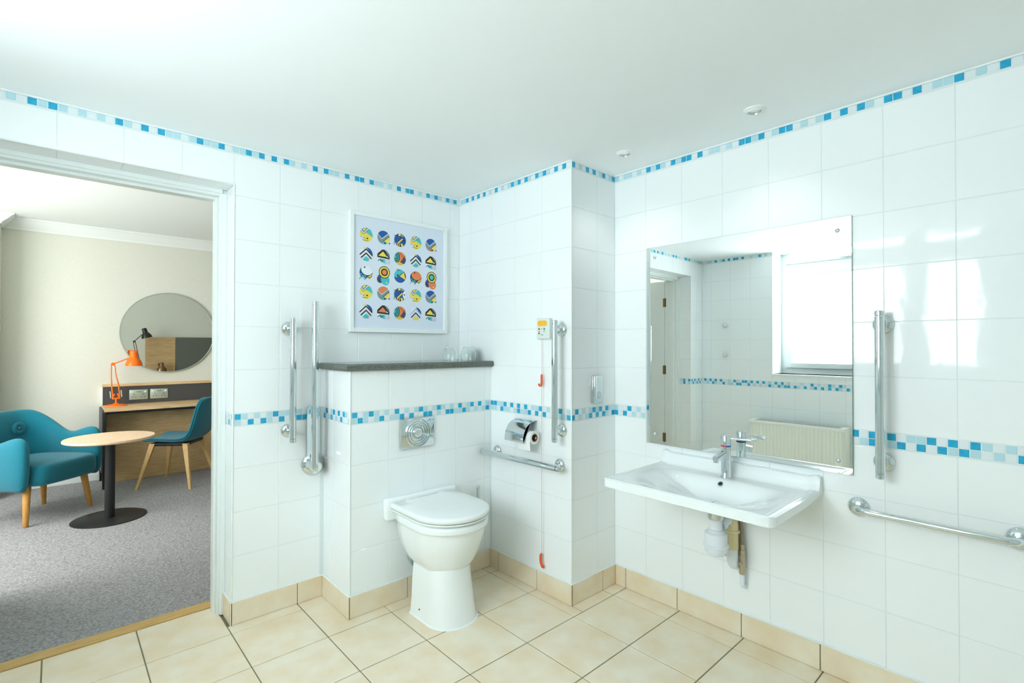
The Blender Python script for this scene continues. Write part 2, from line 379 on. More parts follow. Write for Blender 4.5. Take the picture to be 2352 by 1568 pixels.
# skirting tiles -------------------------------------------------------
SK = .009; SZ = .112
def skirting(name, label, face, plane, joints, end0=0, end1=0):
    lo, hi = min(joints), max(joints)
    b = MB()
    if face == 'A': b.box((lo, plane-.004, 0), (hi, plane-.0005, SZ-.004))
    elif face == 'B': b.box((plane-.004, lo, 0), (plane-.0005, hi, SZ-.004))
    else: b.box((plane+.0005, lo, 0), (plane+.004, hi, SZ-.004))
    base = struct(name, b, 'fgrout', label, 'skirting')
    for a, c in zip(joints, joints[1:]):
        a += .002; c -= .002
        t = MB()
        if face == 'A': t.box((a, plane-SK, .001), (c, plane-.001, SZ), .0012, 1)
        elif face == 'B': t.box((plane-SK, a, .001), (plane-.001, c, SZ), .0012, 1)
        else: t.box((plane+.001, a, .001), (plane+SK, c, SZ), .0012, 1)
        t.build('skirting_tile', 'floor', base, None)
    s = MB()
    if face == 'A': s.box((lo, plane-SK+.001, SZ), (hi, plane, SZ+.004), .001, 1)
    elif face == 'B': s.box((plane-SK+.001, lo, SZ), (plane, hi, SZ+.004), .001, 1)
    else: s.box((plane, lo, SZ), (plane+SK-.001, hi, SZ+.004), .001, 1)
    s.build('sealant_bead', 'trim', base, None)
skirting('baseboard_left', 'cream skirting tiles between the doorway and the boxing', 'A', YA, [XR-SK, .976, XG])
skirting('baseboard_boxing_side', 'short cream skirting tile on the side of the boxing', 'B', XG, [YE-SK, YA-SK])
skirting('baseboard_boxing', 'cream skirting tiles along the boxing behind the toilet', 'A', YE, [XG-.002, 1.452, 1.785, XC])
skirting('baseboard_alcove', 'cream skirting tiles along the alcove wall by the pull cord', 'B', XC, [YD-SK, 2.033, 2.371, YE-SK])
skirting('baseboard_return', 'cream skirting tiles on the narrow return wall', 'A', YD, [XC-.002, 2.319, XB-.001])
skirting('baseboard_right', 'cream skirting tiles under the basin along the right wall', 'B', XB, [-1.64+.335*i for i in range(10)] + [1.698, YD-SK])
skirting('baseboard_reveal', 'short cream skirting tile inside the doorway reveal', 'B', XR, [YA-SK, YJ])
skirting('baseboard_window', 'cream skirting tiles below the radiator', 'F', XF, [YR, -1.0, -.66, -.32, .02, .36, .695, 1.03, 1.364, 1.698, 2.033, 2.371, 2.71, YA])

# floor tiles -----------------------------------------------------------
fx = [XF, -.370, -.034, .302, .640, .976, 1.311, 1.648, 1.985, 2.319, XB]
fy = [YR, -1.315, -.98, -.645, -.31, .025, .36, .695, 1.03, 1.364, 1.698, 2.033, 2.371, 2.71, YA]
def ftile(x0, x1, y0, y1):
    g = .005
    if x1-x0 < .03 or y1-y0 < .03: return
    o = bpy.data.objects.new('floor_tile', tile_mesh(x1-x0-g, y1-y0-g, 'floor', .0018, .006, 'floor')); COL.objects.link(o); o.parent = floor
    o.location = ((x0+x1)/2, (y0+y1)/2, random.uniform(-.0003, .0003))
for x0, x1 in zip(fx, fx[1:]):
    for y0, y1 in zip(fy, fy[1:]):
        if abs(x0-.976) < .01 and abs(y0-2.371) < .01:      # one tile notched around the boxing corner
            g = .0025; t = MB().prism([(x0+g, y0+g), (x1-g, y0+g), (x1-g, YE), (XG, YE), (XG, y1-g), (x0+g, y1-g)], -.006, 0)
            t.build('floor_tile', 'floor', floor, None); continue
        if abs(x0-1.985) < .01 and abs(y0-1.698) < .01:     # cut around the alcove corner
            ftile(x0, XC, y0, y1); ftile(XC, x1, y0, YD); continue
        cx, cy = (x0+x1)/2, (y0+y1)/2
        a0, a1, b0, b1 = x0, x1, y0, y1
        if y0 >= YD and x0 > 1.9: a1 = min(a1, XC)
        if x0 >= XC-.01: b1 = min(b1, YD)
        if x0 >= 1.2: b1 = min(b1, YE)
        if x0 >= .97 and y0 > 2.6: a1 = min(a1, XG)
        if a1-a0 > .02 and b1-b0 > .02: ftile(a0, a1, b0, b1)
# doorway row: tiles run under the frame line up to the threshold
for o in [c for c in floor.children if c.name.startswith('floor_tile') and c.location.y > 2.72 and c.location.x < .64]: bpy.data.objects.remove(o)
ftile(XF, -.37, 2.71, YA)
for x0, x1 in [(-.37, -.034), (-.034, .302), (.302, .640)]: ftile(x0, x1, 2.71, YT)

# doorway frame, threshold, door leaf ---------------------------------------
df = struct('trim_3', MB().box((XR-.032, YJ, 0), (XR+.001, 3.102, HD), .002, 1).box((XL-.001, YJ, 0), (XL+.032, 3.102, HD), .002, 1).box((XL+.032, YJ+.001, HD-.032), (XR-.032, 3.101, HD+.001), .002, 1), 'gloss', 'white gloss door frame set in the tiled doorway', 'door frame', 30)
MB().box((XR-.045, 2.985, 0), (XR-.032, 3.03, HD-.032), .0015, 1).box((XL+.032, 2.985, 0), (XL+.045, 3.03, HD-.032), .0015, 1).box((XL+.045, 2.986, HD-.046), (XR-.045, 3.029, HD-.032), .0015, 1).build('door_stop', 'gloss', df, 30)
MB().box((XR-.02, YJ-.012, .0), (XR+.0, YJ+.002, HD-.02), .002, 1).box((XL+.0, YJ-.012, 0), (XL+.02, YJ+.002, HD-.02), .002, 1).box((XL+.02, YJ-.011, HD-.02), (XR-.02, YJ+.001, HD), .002, 1).build('frame_bead', 'gloss', df, 30)
struct('trim_4', MB().prism([(YT, -.003), (YT, .004), (YT+.02, .009), (YT+.062, .009), (YT+.08, .004), (YT+.08, -.003)], XL+.033, XR-.033, 'x'), 'strip', 'oak threshold strip between the tiles and the carpet', 'threshold')
HX, HY = XL+.038, 3.112
dl = struct('door_1', MB().box((XL-.006, 3.1045, .012), (XL+.034, 4.0, HD-.036), .002, 1), 'gloss', 'white door standing open into the bedroom, seen in the bathroom mirror', 'door', 30)
for z in (.36, 1.14, 1.92):
    h = MB().box((XL+.0325, 3.085, z-.05), (XL+.0345, 3.124, z+.05)).cyl((HX, 3.1035, z-.05), (HX, 3.1035, z+.05), .007, n=12)
    h.build('hinge', 'hinge', dl, 40)

# bathroom window ------------------------------------------------------------
WX = XF-.25
wn = struct('window_1', MB().box((WX-.06, WY0, WZ0), (WX, WY0+.055, HC)).box((WX-.06, WY1-.055, WZ0), (WX, WY1, HC)).box((WX-.058, WY0+.055, WZ0), (WX-.002, WY1-.055, WZ0+.06))
            .box((WX-.058, WY0+.055, 2.205), (WX-.002, WY1-.055, 2.29)).box((WX-.06, .86, WZ0+.06), (WX, .94, 2.205)).box((WX-.06, .86, 2.29), (WX, .94, HC)), 'gloss', 'white framed frosted window with an opening top light', 'window')
for y0, y1, z0, z1 in [(WY0+.055, .86, WZ0+.06, 2.205), (.94, WY1-.055, WZ0+.06, 2.205), (WY0+.055, .86, 2.29, HC), (.94, WY1-.055, 2.29, HC)]:
    top = z1 > 2.3; b = .05
    y0 += .001; y1 -= .001; z0 += .001; z1 -= .001
    s = MB().box((WX-.05, y0, z0), (WX+.012, y0+b, z1)).box((WX-.05, y1-b, z0), (WX+.012, y1, z1)).box((WX-.05, y0+b, z0), (WX+.011, y1-b, z0+b))
    if not top: s.box((WX-.05, y0+b, z1-b), (WX+.011, y1-b, z1))
    so = s.build('sash', 'gloss', wn, 30)
    MB().box((WX-.03, y0+b, z0+b), (WX-.02, y1-b, z1-(0 if top else b))).build('pane', 'pane', so, None)
    if top: MB().box((WX+.012, (y0+y1)/2-.06, z0+.012), (WX+.02, (y0+y1)/2+.02, z0+.034), .003, 1).box((WX+.02, (y0+y1)/2-.11, z0+.016), (WX+.034, (y0+y1)/2+.01, z0+.03), .004, 1).build('handle', 'chrome2', so, 40)
struct('trim_5', MB().box((WX, WY0-.0, WZ0-.02), (XF+.012, WY1+.0, WZ0), .004, 2).box((XF-.42, WY1-.005, WZ0), (XF+.004, WY1+.0015, HC-.001)).box((XF-.42, WY0-.0015, WZ0), (XF+.004, WY0+.005, HC-.001)), 'trim', 'white lining of the window recess and sill', 'window sill', 40)
# ------------------------------------------------------------------ bedroom shell
struct('floor_bedroom', MB().box((BXL-.1, YT+.07, -.1), (BXR+.1, YB+.1, .002)), 'carpet', 'grey looped carpet of the bedroom through the doorway', 'carpet')
struct('ceiling_bedroom', MB().box((BXL-.1, 3.05, HB), (BXR+.1, YB+.1, HB+.1)), 'bceil', 'white bedroom ceiling seen through the doorway', 'ceiling')
struct('wall_bedroom_back', MB().box((BXL-.1, YB, 0), (BXR+.1, YB+.1, HB)), 'beige', 'beige bedroom wall behind the desk and round mirror', 'wall')
struct('wall_bedroom_right', MB().box((BXR, 3.1, 0), (BXR+.1, YB, HB)), 'beige', 'beige bedroom wall out of sight on the right', 'wall')
struct('wall_bedroom_front', MB().box((XR+.03, 3.1, 0), (BXR, 3.108, HB)).box((BXL, 3.1, 0), (XL-.03, 3.108, HB)).box((XL-.03, 3.1, HD+.03), (XR+.03, 3.108, HB)), 'beige', 'beige bedroom side of the doorway wall', 'wall')
bw0, bw1, bz0, bz1 = 3.6, 5.9, .75, 2.35
struct('wall_bedroom_left', MB().box((BXL-.1, 3.1, 0), (BXL, bw0, HB)).box((BXL-.1, bw1, 0), (BXL, YB, HB)).box((BXL-.1, bw0, 0), (BXL, bw1, bz0)).box((BXL-.1, bw0, bz1), (BXL, bw1, HB)), 'beige', 'beige bedroom wall with the daylight window', 'wall')
w2 = struct('window_2', MB().box((BXL-.08, bw0, bz0), (BXL-.02, bw0+.06, bz1)).box((BXL-.08, bw1-.06, bz0), (BXL-.02, bw1, bz1)).box((BXL-.08, bw0, bz0), (BXL-.02, bw1, bz0+.06)).box((BXL-.08, bw0, bz1-.06), (BXL-.02, bw1, bz1)).box((BXL-.08, 4.72, bz0), (BXL-.02, 4.78, bz1)), 'gloss', 'large bedroom window out of sight on the left', 'window')
for a, b in ((bw0+.06, 4.72), (4.78, bw1-.06)): MB().box((BXL-.06, a, bz0+.06), (BXL-.05, b, bz1-.06)).build('pane', 'bpane', w2, None)
struct('wall_bedroom_pier', MB().box((BXL, 6.48, 0), (-.383, YB, HB)), 'beige', 'beige wall pier at the left end of the bedroom wall', 'wall')
cv = MB(); prof = [(0, 0), (0, -.105), (-.012, -.105), (-.016, -.088), (-.03, -.074), (-.055, -.05), (-.075, -.026), (-.082, -.018), (-.095, -.012), (-.095, 0)]
cv.prism([(YB+a, HB+b) for a, b in prof], -.383, BXR, 'x')
cv2 = MB().loft([[(-.383-a, y, HB+b) for a, b in prof] for y in (6.48, YB)])
struct('trim_6', cv, 'bceil', 'white coving along the top of the bedroom wall', 'coving', 30)
struct('trim_7', cv2, 'bceil', 'white coving returning on the bedroom pier', 'coving', 30)
struct('baseboard_bedroom', MB().box((-.383, YB-.016, 0), (.34, YB, .07), .004, 1).box((.34, YB-.016, 0), (BXR, YB, .07), .004, 1).box((-.383, 6.48, 0), (-.367, YB, .07), .004, 1).box((BXL, 6.464, 0), (-.367, 6.48, .07), .004, 1), 'gloss', 'low white skirting board along the bedroom wall', 'skirting', 30)

# ------------------------------------------------------------------ bathroom things
def loftring(pts): return pts
# toilet
TX = 1.527
t = thing('toilet', 'white ceramic toilet with closed lid in front of the boxing', 'toilet', (TX, 2.2, 0))
def dshape(hw, yback, yc, r2=None, n=28, sq=2.0, dx=0):
    """D outline: straight sides from the back, round front"""
    r2 = r2 or hw
    pts = [(TX+dx-hw, yback), (TX+dx-hw, (yback+yc)/2)]
    for i in range(n+1):
        a = math.pi + math.pi*i/n
        c, s = math.cos(a), math.sin(a)
        pts.append((TX + dx + hw*abs(c)**(2/sq)*(1 if c > 0 else -1), yc - r2*abs(s)**(2/sq)))
    pts += [(TX+dx+hw, (yback+yc)/2), (TX+dx+hw, yback)]; return pts
def dloft(secs, n=28): return MB().loft([[(x, y, s_[4]) for x, y in dshape(s_[0], s_[1], s_[2], s_[3], n, s_[5], s_[6] if len(s_) > 6 else 0)] for s_ in secs])
bowl = dloft([(.19, 2.44, 2.16, .18, .512, 2), (.200, 2.44, 2.158, .194, .506, 2), (.203, 2.44, 2.155, .199, .498, 2), (.203, 2.44, 2.155, .199, .478, 2), (.203, 2.44, 2.155, .199, .474, 2), (.193, 2.44, 2.158, .189, .470, 2), (.192, 2.44, 2.16, .188, .445, 2), (.189, 2.44, 2.166, .186, .41, 2), (.180, 2.435, 2.173, .179, .37, 2), (.168, 2.42, 2.18, .170, .33, 2), (.152, 2.40, 2.187, .157, .292, 2), (.135, 2.37, 2.19, .141, .265, 2), (.118, 2.34, 2.19, .122, .247, 2), (.095, 2.31, 2.19, .095, .236, 2), (.05, 2.28, 2.2, .05, .232, 2)])
bo = bowl.build('bowl', 'ceram', t, 75); sb = bo.modifiers.new('soften', 'SUBSURF'); sb.levels = 1; sb.render_levels = 1
ped = dloft([(.110, 2.31, 2.165, .112, .285, 2.3, -.008), (.118, 2.31, 2.16, .118, .2, 2.3, -.009), (.126, 2.305, 2.15, .128, .08, 2.3, -.010), (.133, 2.302, 2.145, .134, .02, 2.3, -.011), (.137, 2.302, 2.142, .138, .0, 2.3, -.011)])
ped.build('pedestal', 'ceram', t, 60)
dloft([(.138, 2.303, 2.142, .140, .005, 2.3, -.011), (.142, 2.304, 2.141, .144, .0005, 2.3, -.011)]).build('sealant', 'trim', t, 50)
MB().box((TX-.227, 2.405, .462), (TX+.227, YE, .573), .012, 3).build('back_ledge', 'ceram', t, 50)
dloft([(.192, 2.403, 2.157, .19, .5135, 2), (.203, 2.403, 2.155, .200, .517, 2), (.203, 2.403, 2.155, .200, .5255, 2)]).build('seat', 'seat', t, 50)
dloft([(.200, 2.402, 2.156, .198, .528, 2), (.206, 2.402, 2.154, .205, .5315, 2), (.2075, 2.402, 2.153, .207, .547, 2), (.203, 2.400, 2.155, .203, .5545, 2), (.190, 2.398, 2.16, .189, .558, 2), (.12, 2.38, 2.2, .12, .5605, 2), (.05, 2.36, 2.25, .05, .561, 2)]).build('lid', 'seat', t, 60)
for s in (-1, 1): MB().cyl((TX+s*.09, 2.398, .557), (TX+s*.09+.03*s, 2.398, .557), .006, n=14).build('hinge', 'seat', t, 40)
MB().cyl((TX-.144, 2.22, .045), (TX-.135, 2.22, .045), .0035, n=10).build('fixing_screw', 'dark', t, 40)
MB().cyl((TX-.018, 2.29, .23), (TX-.018, 2.4535, .23), .058, n=28).cyl((TX-.018, 2.40, .23), (TX-.018, 2.425, .23), .066, n=28).build('soil_pipe', 'grey', t, 40)

# flush plate
t = thing('flush_plate', 'square chrome flush plate with concentric rings on the boxing', 'flush plate', (1.511, YE, .905))
MB().box((1.403, YE-.014, .822), (1.619, YE-.001, .988), .003, 2).build('plate', 'chrome', t, 40)
for r in (.034, .0485, .063, .0775):
    pr = [(r-.0040, -.001), (r-.0030, .004), (r-.0008, .0085), (r+.0012, .008), (r+.0032, .003), (r+.0040, -.001)]
    MB().lathe(pr, (1.511, YE-.014, .905), (0, -1, 0), 48).build('ring', 'chrome', t, 60)
MB().lathe([(0, .012), (.012, .0115), (.022, .009), (.028, .004), (.03, 0)], (1.511, YE-.014, .905), (0, -1, 0), 32).build('button', 'chrome', t, 60)

# shelf
sh = thing('shelf', 'dark speckled shelf on top of the boxing below the print', 'shelf', (1.57, 2.6, 1.262))
def nose(y): return [(y, 1.262), (y-.010, 1.265), (y-.016, 1.273), (y-.018, 1.2815), (y-.016, 1.290), (y-.010, 1.297), (y, 1.3)]
b = MB()
out = lambda d, z: [(XG-.02-d, YA-.003, z), (XG-.02-d, YE-.02-d, z), (XC-.004, YE-.02-d, z), (XC-.004, YA-.003, z)]
b.loft([out(d, z) for d, z in [(-.006, 1.2625), (.004, 1.2635), (.010, 1.268), (.013, 1.2755), (.013, 1.2865), (.010, 1.294), (.004, 1.2985), (-.006, 1.2995)]], closed=True)
b.build('board', 'laminate', sh, 60)

def tumbler(x, y, label):
    g = thing('glass_tumbler', label, 'glass', (x, y, 1.2996), None, 'upturned tumblers on the shelf')
    pr = [(.048, 0), (.0495, .010), (.0505, .028), (.049, .046), (.043, .064), (.036, .074), (.033, .080), (.032, .088), (.0, .089), (0, .084), (.0295, .083), (.031, .078), (.034, .072), (.041, .0625), (.047, .045), (.0485, .028), (.0475, .010), (.046, 0), (.048, 0)]
    gl = MB().lathe(pr, (x, y, 1.2998), (0, 0, 1), 40); bmesh.ops.remove_doubles(gl.bm, verts=gl.bm.verts[:], dist=1e-5); gl.build('body', 'glass', g, 60)
tumbler(1.817, 2.56, 'upturned clear glass tumbler nearer the print on the dark shelf')
tumbler(1.943, 2.54, 'upturned clear glass tumbler nearer the alcove corner on the dark shelf')

# short chrome pipe behind lid
t = thing('pipe_stub', 'short chrome pipe stub upright beside the back of the toilet lid', 'pipe', (1.925, 2.418, .42))
MB().tube([(1.925, 2.4535, .42), (1.925, 2.43, .421), (1.925, 2.42, .428), (1.925, 2.418, .44), (1.925, 2.418, .525)], .010, 14).build('pipe', 'chrome2', t, 50)
MB().cyl((1.925, 2.418, .522), (1.925, 2.418, .534), .012, n=16, bev=.002).build('cap', 'chrome', t, 50)

# grab rails
def flange(p, n, parent, r=.037):
    MB().lathe([(0, .020), (.016, .019), (.026, .015), (.034, .009), (r, .003), (r, 0)], p, n, 36).build('flange', 'chrome', parent, 60)
def rail(label, p0, p1, n, brs, r=.0165, wall_d=.075, loc=None):
    p0, p1, n = Vector(p0), Vector(p1), Vector(n)
    t = thing('grab_rail', label, 'grab rail', loc or p0)
    d = (p1-p0).normalized(); c = .022
    MB().cyl(p0+d*c, p1-d*c, r, n=32).build('bar', 'chrome', t, 50)
    for a, s in ((p0, 1), (p1, -1)): MB().cyl(a+d*c*s*.93, a, r, n=32, bev=.0025).build('end_cap', 'chrome', t, 40)
    for q in brs:
        q = Vector(q); br = MB(); br.tube([q, q+n*.02, q+n*(wall_d)], [.013, .0115, .0115], 18).build('bracket', 'chrome', t, 50)
        br = t.children[-1] if False else [o for o in bpy.data.objects if o.parent == t and o.name.startswith('bracket')][-1]
        OFF[br] = OFF[t]; flange(q, n, br)
    return t
rail('upright chrome grab rail left of the folded drop-down rail', (.924, YA-.075, .885), (.924, YA-.075, 1.539), (0, -1, 0), [(.924, YA, .94), (.924, YA, 1.485)])
rail('upright chrome grab rail on the alcove wall beside the call unit', (XC-.075, 1.832, .876), (XC-.075, 1.832, 1.532), (-1, 0, 0), [(XC, 1.845, .931), (XC, 1.845, 1.481)])
rail('upright chrome grab rail on the right wall beside the mirror', (XB-.075, .475, .878), (XB-.075, .475, 1.531), (-1, 0, 0), [(XB, .477, .932), (XB, .477, 1.479)])
rail('horizontal chrome grab rail under the paper holder', (XC-.075, 2.45, .734), (XC-.075, 1.795, .739), (-1, 0, 0), [(XC, 2.385, .735), (XC, 1.86, .737)])
# bent rail on the right wall
t = thing('towel_rail', 'low horizontal chrome rail with bent ends below the right upright rail', 'grab rail', (XB-.06, .3, .73))
zz = .733; xo = XB-.062
pts = [(XB-.003, .563, zz), (XB-.02, .563, zz)] + [(XB-.02-.042*math.sin(a), .563-.042*(1-math.cos(a)), zz) for a in [math.pi/2*i/8 for i in range(1, 9)]]
pts += [(xo, .47, zz), (xo, .3, zz), (xo, .14, zz)] + [(xo+.042*(1-math.cos(a)), .137-.042*math.sin(a), zz) for a in [math.pi/2*i/8 for i in range(1, 9)]] + [(XB-.003, .095, zz)]
MB().tube(pts, .0135, 20).build('bar', 'chrome', t, 60)
for y in (.563, .095): flange((XB, y, zz), (-1, 0, 0), t, .04)

# folded drop-down rail
t = thing('drop_down_rail', 'tall chrome drop-down support rail folded up beside the shelf', 'grab rail', (1.05, YA, .74))
MB().cyl((1.034, YA-.09, .742), (1.034, YA-.09, 1.61), .0185, n=32).build('bar', 'chrome', t, 50)
MB().cyl((1.034, YA-.09, 1.608), (1.034, YA-.09, 1.632), .0185, n=32, bev=.003).build('end_cap', 'chrome', t, 40)
pl = [(1.056+.036*math.cos(a), 1.03+.036*math.sin(a)) for a in [math.pi*i/14 for i in range(15)]] + [(1.02, .745), (1.092, .745)]
MB().prism(pl, YA-.010, YA-.001, 'y').build('wall_plate', 'chrome', t, 40)
MB().lathe([(0, .026), (.024, .025), (.042, .02), (.056, .011), (.064, .003), (.064, 0)], (1.058, YA-.001, .742), (0, -1, 0), 40).build('mount', 'chrome', t, 60)
MB().lathe([(0, .11), (.018, .108), (.027, .1), (.029, .085), (.03, .04), (.034, .02)], (1.045, YA-.001, .742), (0, -1, 0), 32).build('pivot', 'chrome', t, 60)

# paper holder + roll
t = thing('paper_holder', 'chrome toilet paper holder with curved cover on the alcove wall', 'paper holder', (XC, 2.11, .9))
ar = [(-.004, .965), (-.03, .966), (-.062, .957), (-.09, .938), (-.108, .91), (-.117, .88), (-.118, .85)]
rg = []
for d in (0, .0018): rg.append([(XC+a - (d if i > 1 else 0), z-d) for i, (a, z) in enumerate(ar)])
sec = rg[0] + rg[1][::-1]
MB().loft([[(x, y, z) for x, z in sec] for y in (2.03, 2.185)]).build('cover', 'chrome', t, 40)
MB().tube([(XC-.002, 2.19, .93), (XC-.03, 2.19, .91), (XC-.055, 2.188, .88), (XC-.06, 2.17, .876), (XC-.06, 1.99, .876)], .005, 12).build('spindle', 'chrome', t, 60)
t2 = thing('toilet_roll', 'white toilet paper roll hanging under the chrome cover', 'toilet roll', (XC-.06, 2.05, .876))
MB().lathe([(.023, 0), (.036, 0), (.036, .105), (.023, .105), (.023, 0)], (XC-.06, 1.998, .876), (0, 1, 0), 36).build('paper', 'roll', t2, 40)
MB().lathe([(.0228, -.0005), (.0228, .1055), (.020, .1055), (.020, -.0005), (.0228, -.0005)], (XC-.06, 1.998, .876), (0, 1, 0), 36).build('core', 'card', t2, 40)
MB().loft([[(XC-.0965, y, .87), (XC-.096, y, .84), (XC-.092, y, .805), (XC-.0915, y, .805), (XC-.0955, y, .84), (XC-.096, y, .87)] for y in (2.0, 2.10)]).build('loose_sheet', 'roll', t2, 40)

# call unit, cord
t = thing('call_unit', 'pale emergency call unit with amber button and cord outlet', 'alarm', (XC, 1.97, 1.49))
MB().box((XC-.026, 1.916, 1.432), (XC-.001, 2.02, 1.549), .006, 3).build('case', 'box', t, 40)
ob = [(1.972+ s*.022 + .014*math.cos(a), 1.521+.0155*math.sin(a)) for s, a0 in ((1, -math.pi/2), (-1, math.pi/2)) for a in [a0+math.pi*i/10 for i in range(11)]]
MB().prism(ob, XC-.0285, XC-.025, 'x').build('button', 'amber', t, 40)
for y, z, k, r in ((1.996, 1.4895, 'red', .0055), (1.956, 1.4895, 'green', .0055), (1.976, 1.4895, 'dark', .002), (1.996, 1.4645, 'dark', .0042)):
    MB().cyl((XC-.0285, y, z), (XC-.025, y, z), r, n=14).build('indicator', k, t, 40)
for y, z, w in ((1.996, 1.4755, .012), (1.956, 1.4755, .012), (1.974, 1.456, .02)):
    MB().box((XC-.0267, y-w/2, z-.0012), (XC-.0255, y+w/2, z+.0012)).build('print_line', 'dark', t, None)
t = thing('pull_cord', 'pale red emergency pull cord with two orange handles by the alcove rail', 'pull cord', (XC-.02, 1.985, 1.43))
MB().tube([(XC-.016, 1.984, 1.434), (XC-.018, 1.983, 1.1), (XC-.02, 1.982, .7), (XC-.02, 1.981, .205)], .0014, 6).build('cord', 'cord', t, 60)
MB().tube([(XC-.02, 1.982, 1.232), (XC-.022, 1.981, 1.222), (XC-.022, 1.981, 1.178), (XC-.022, 1.987, 1.168), (XC-.022, 1.998, 1.168), (XC-.022, 2.003, 1.178)], [.005, .0065, .006, .006, .006, .0065], 12).build('handle', 'orange', t, 60)
MB().tube([(XC-.02, 1.984, .222), (XC-.022, 1.987, .21), (XC-.022, 1.988, .185), (XC-.022, 1.984, .166), (XC-.022, 1.975, .152), (XC-.022, 1.966, .153)], [.0055, .0075, .0075, .0075, .008, .009], 12).build('handle', 'orange', t, 60)

# metal speaker plate on return wall
t = thing('intercom_plate', 'small brushed metal intercom plate on the narrow return wall', 'wall plate', (2.273, YD, 1.149))
MB().box((2.226, YD-.008, 1.070), (2.321, YD-.001, 1.227), .002, 2).build('plate', 'chrome2', t, 40)
MB().box((2.228, YD-.022, 1.073), (2.250, YD-.008, 1.224), .004, 2).build('grip', 'chrome', t, 40)
for i in range(8):
    a = 2*math.pi*i/8; MB().cyl((2.284+.017*math.cos(a), YD-.0088, 1.115+.017*math.sin(a)), (2.284+.017*math.cos(a), YD-.0078, 1.115+.017*math.sin(a)), .0024, n=8).build('speaker_hole', 'dark', t, None)
for x, z in ((2.284, 1.115), (2.284, 1.122), (2.284, 1.108)): MB().cyl((x, YD-.0088, z), (x, YD-.0078, z), .002, n=8).build('speaker_hole', 'dark', t, None)
for z in (1.212, 1.082): MB().cyl((2.284, YD-.0095, z), (2.284, YD-.0078, z), .004, n=10).build('screw', 'chrome', t, 40)

# basin
BY = 1.0725; BW = .3775; BD0 = XB-.001; BDEP = .558; RC = .035
t = thing('wash_basin', 'wide white ceramic wash basin on the right wall below the mirror', 'basin', (XB, BY, .75))
NU, NV = 56, 64
def sstep(a, b, x):
    x = max(0, min(1, (x-a)/(b-a))); return x*x*(3-2*x)
def halfw(d):
    r = RC
    if d > BDEP-r: q = d-(BDEP-r); return BW - r + math.sqrt(max(0, r*r-q*q))
    return BW
def ztop(d, v):          # d from the wall, v along the width from the centre
    z = .780
    z += .058*(1-sstep(.022, .050, d))                       # upstand at the wall
    e = min(BDEP-d, BW-abs(v))
    z -= .008*sstep(.018, .05, e)                            # raised rim
    lip = sstep(0, .012, e); z -= .006*(1-lip)
    # bowl: long sloping sides, steep near the tap
    fv = sstep(.335, .06, abs(v)) if False else 1-sstep(.07, .335, abs(v))
    fd = sstep(.125, .205, d) * (1-sstep(.32, .53, d))
    z -= .092*fv*fd
    return z
def zbot(d, v):
    z = .738 + .028*(1-sstep(.0, .35, d))*0
    e = min(BDEP-d, BW-abs(v))
    return min(.742 - .0*e, .742 - .004*sstep(0, .02, e)) - .066*(1-sstep(.04, .26, abs(v)))*sstep(.03, .18, d)*(1-sstep(.24, .42, d)) + .014*(1-sstep(0, .25, d))
top, bot = [], []
ds = [BDEP*(1-math.cos(math.pi*i/NU))/2*.55 + BDEP*i/NU*.45 for i in range(NU+1)]
vsn = [-math.cos(math.pi*j/NV)*.5 + (-1+2*j/NV)*.5 for j in range(NV+1)]
mb = MB(); T = []; Bm = []
for d in ds:
    w = halfw(d)
    T.append([mb.bm.verts.new((BD0-d, BY+v*w, ztop(d, v*w))) for v in vsn]); Bm.append([mb.bm.verts.new((BD0-d, BY+v*w, zbot(d, v*w))) for v in vsn])
for i in range(NU):
    for j in range(NV):
        mb.bm.faces.new([T[i][j], T[i][j+1], T[i+1][j+1], T[i+1][j]]); mb.bm.faces.new([Bm[i][j], Bm[i+1][j], Bm[i+1][j+1], Bm[i][j+1]])
for i in range(NU):
    mb.bm.faces.new([T[i][0], T[i+1][0], Bm[i+1][0], Bm[i][0]]); mb.bm.faces.new([T[i][NV], Bm[i][NV], Bm[i+1][NV], T[i+1][NV]])
for j in range(NV):
    mb.bm.faces.new([T[0][j], Bm[0][j], Bm[0][j+1], T[0][j+1]]); mb.bm.faces.new([T[NU][j], T[NU][j+1], Bm[NU][j+1], Bm[NU][j]])
mb.build('bowl', 'ceram', t, 60)
xd = BD0-.225; zd = ztop(.225, 0)
MB().lathe([(0, .004), (.018, .004), (.026, .003), (.031, .0005), (.031, -.002)], (xd, BY, zd+.001), (0, 0, 1), 28).build('drain', 'chrome', t, 60)
MB().cyl((xd-.004, BY, zd+.004), (xd+.004, BY, zd+.008), .004, n=10).build('chain_stay', 'chrome', t, 60)
d0 = .150; zo = ztop(d0, 0)
nrm = Vector((-1, 0, 1.0)).normalized()
MB().lathe([(.009, .0), (.0105, .003), (.013, .003), (.014, 0)], (BD0-d0, BY+.0, zo), nrm, 24).build('overflow_ring', 'chrome', t, 60)
MB().lathe([(0, .0012), (.0095, .0012)], (BD0-d0, BY, zo), nrm, 20).build('overflow_hole', 'dark', t, None)

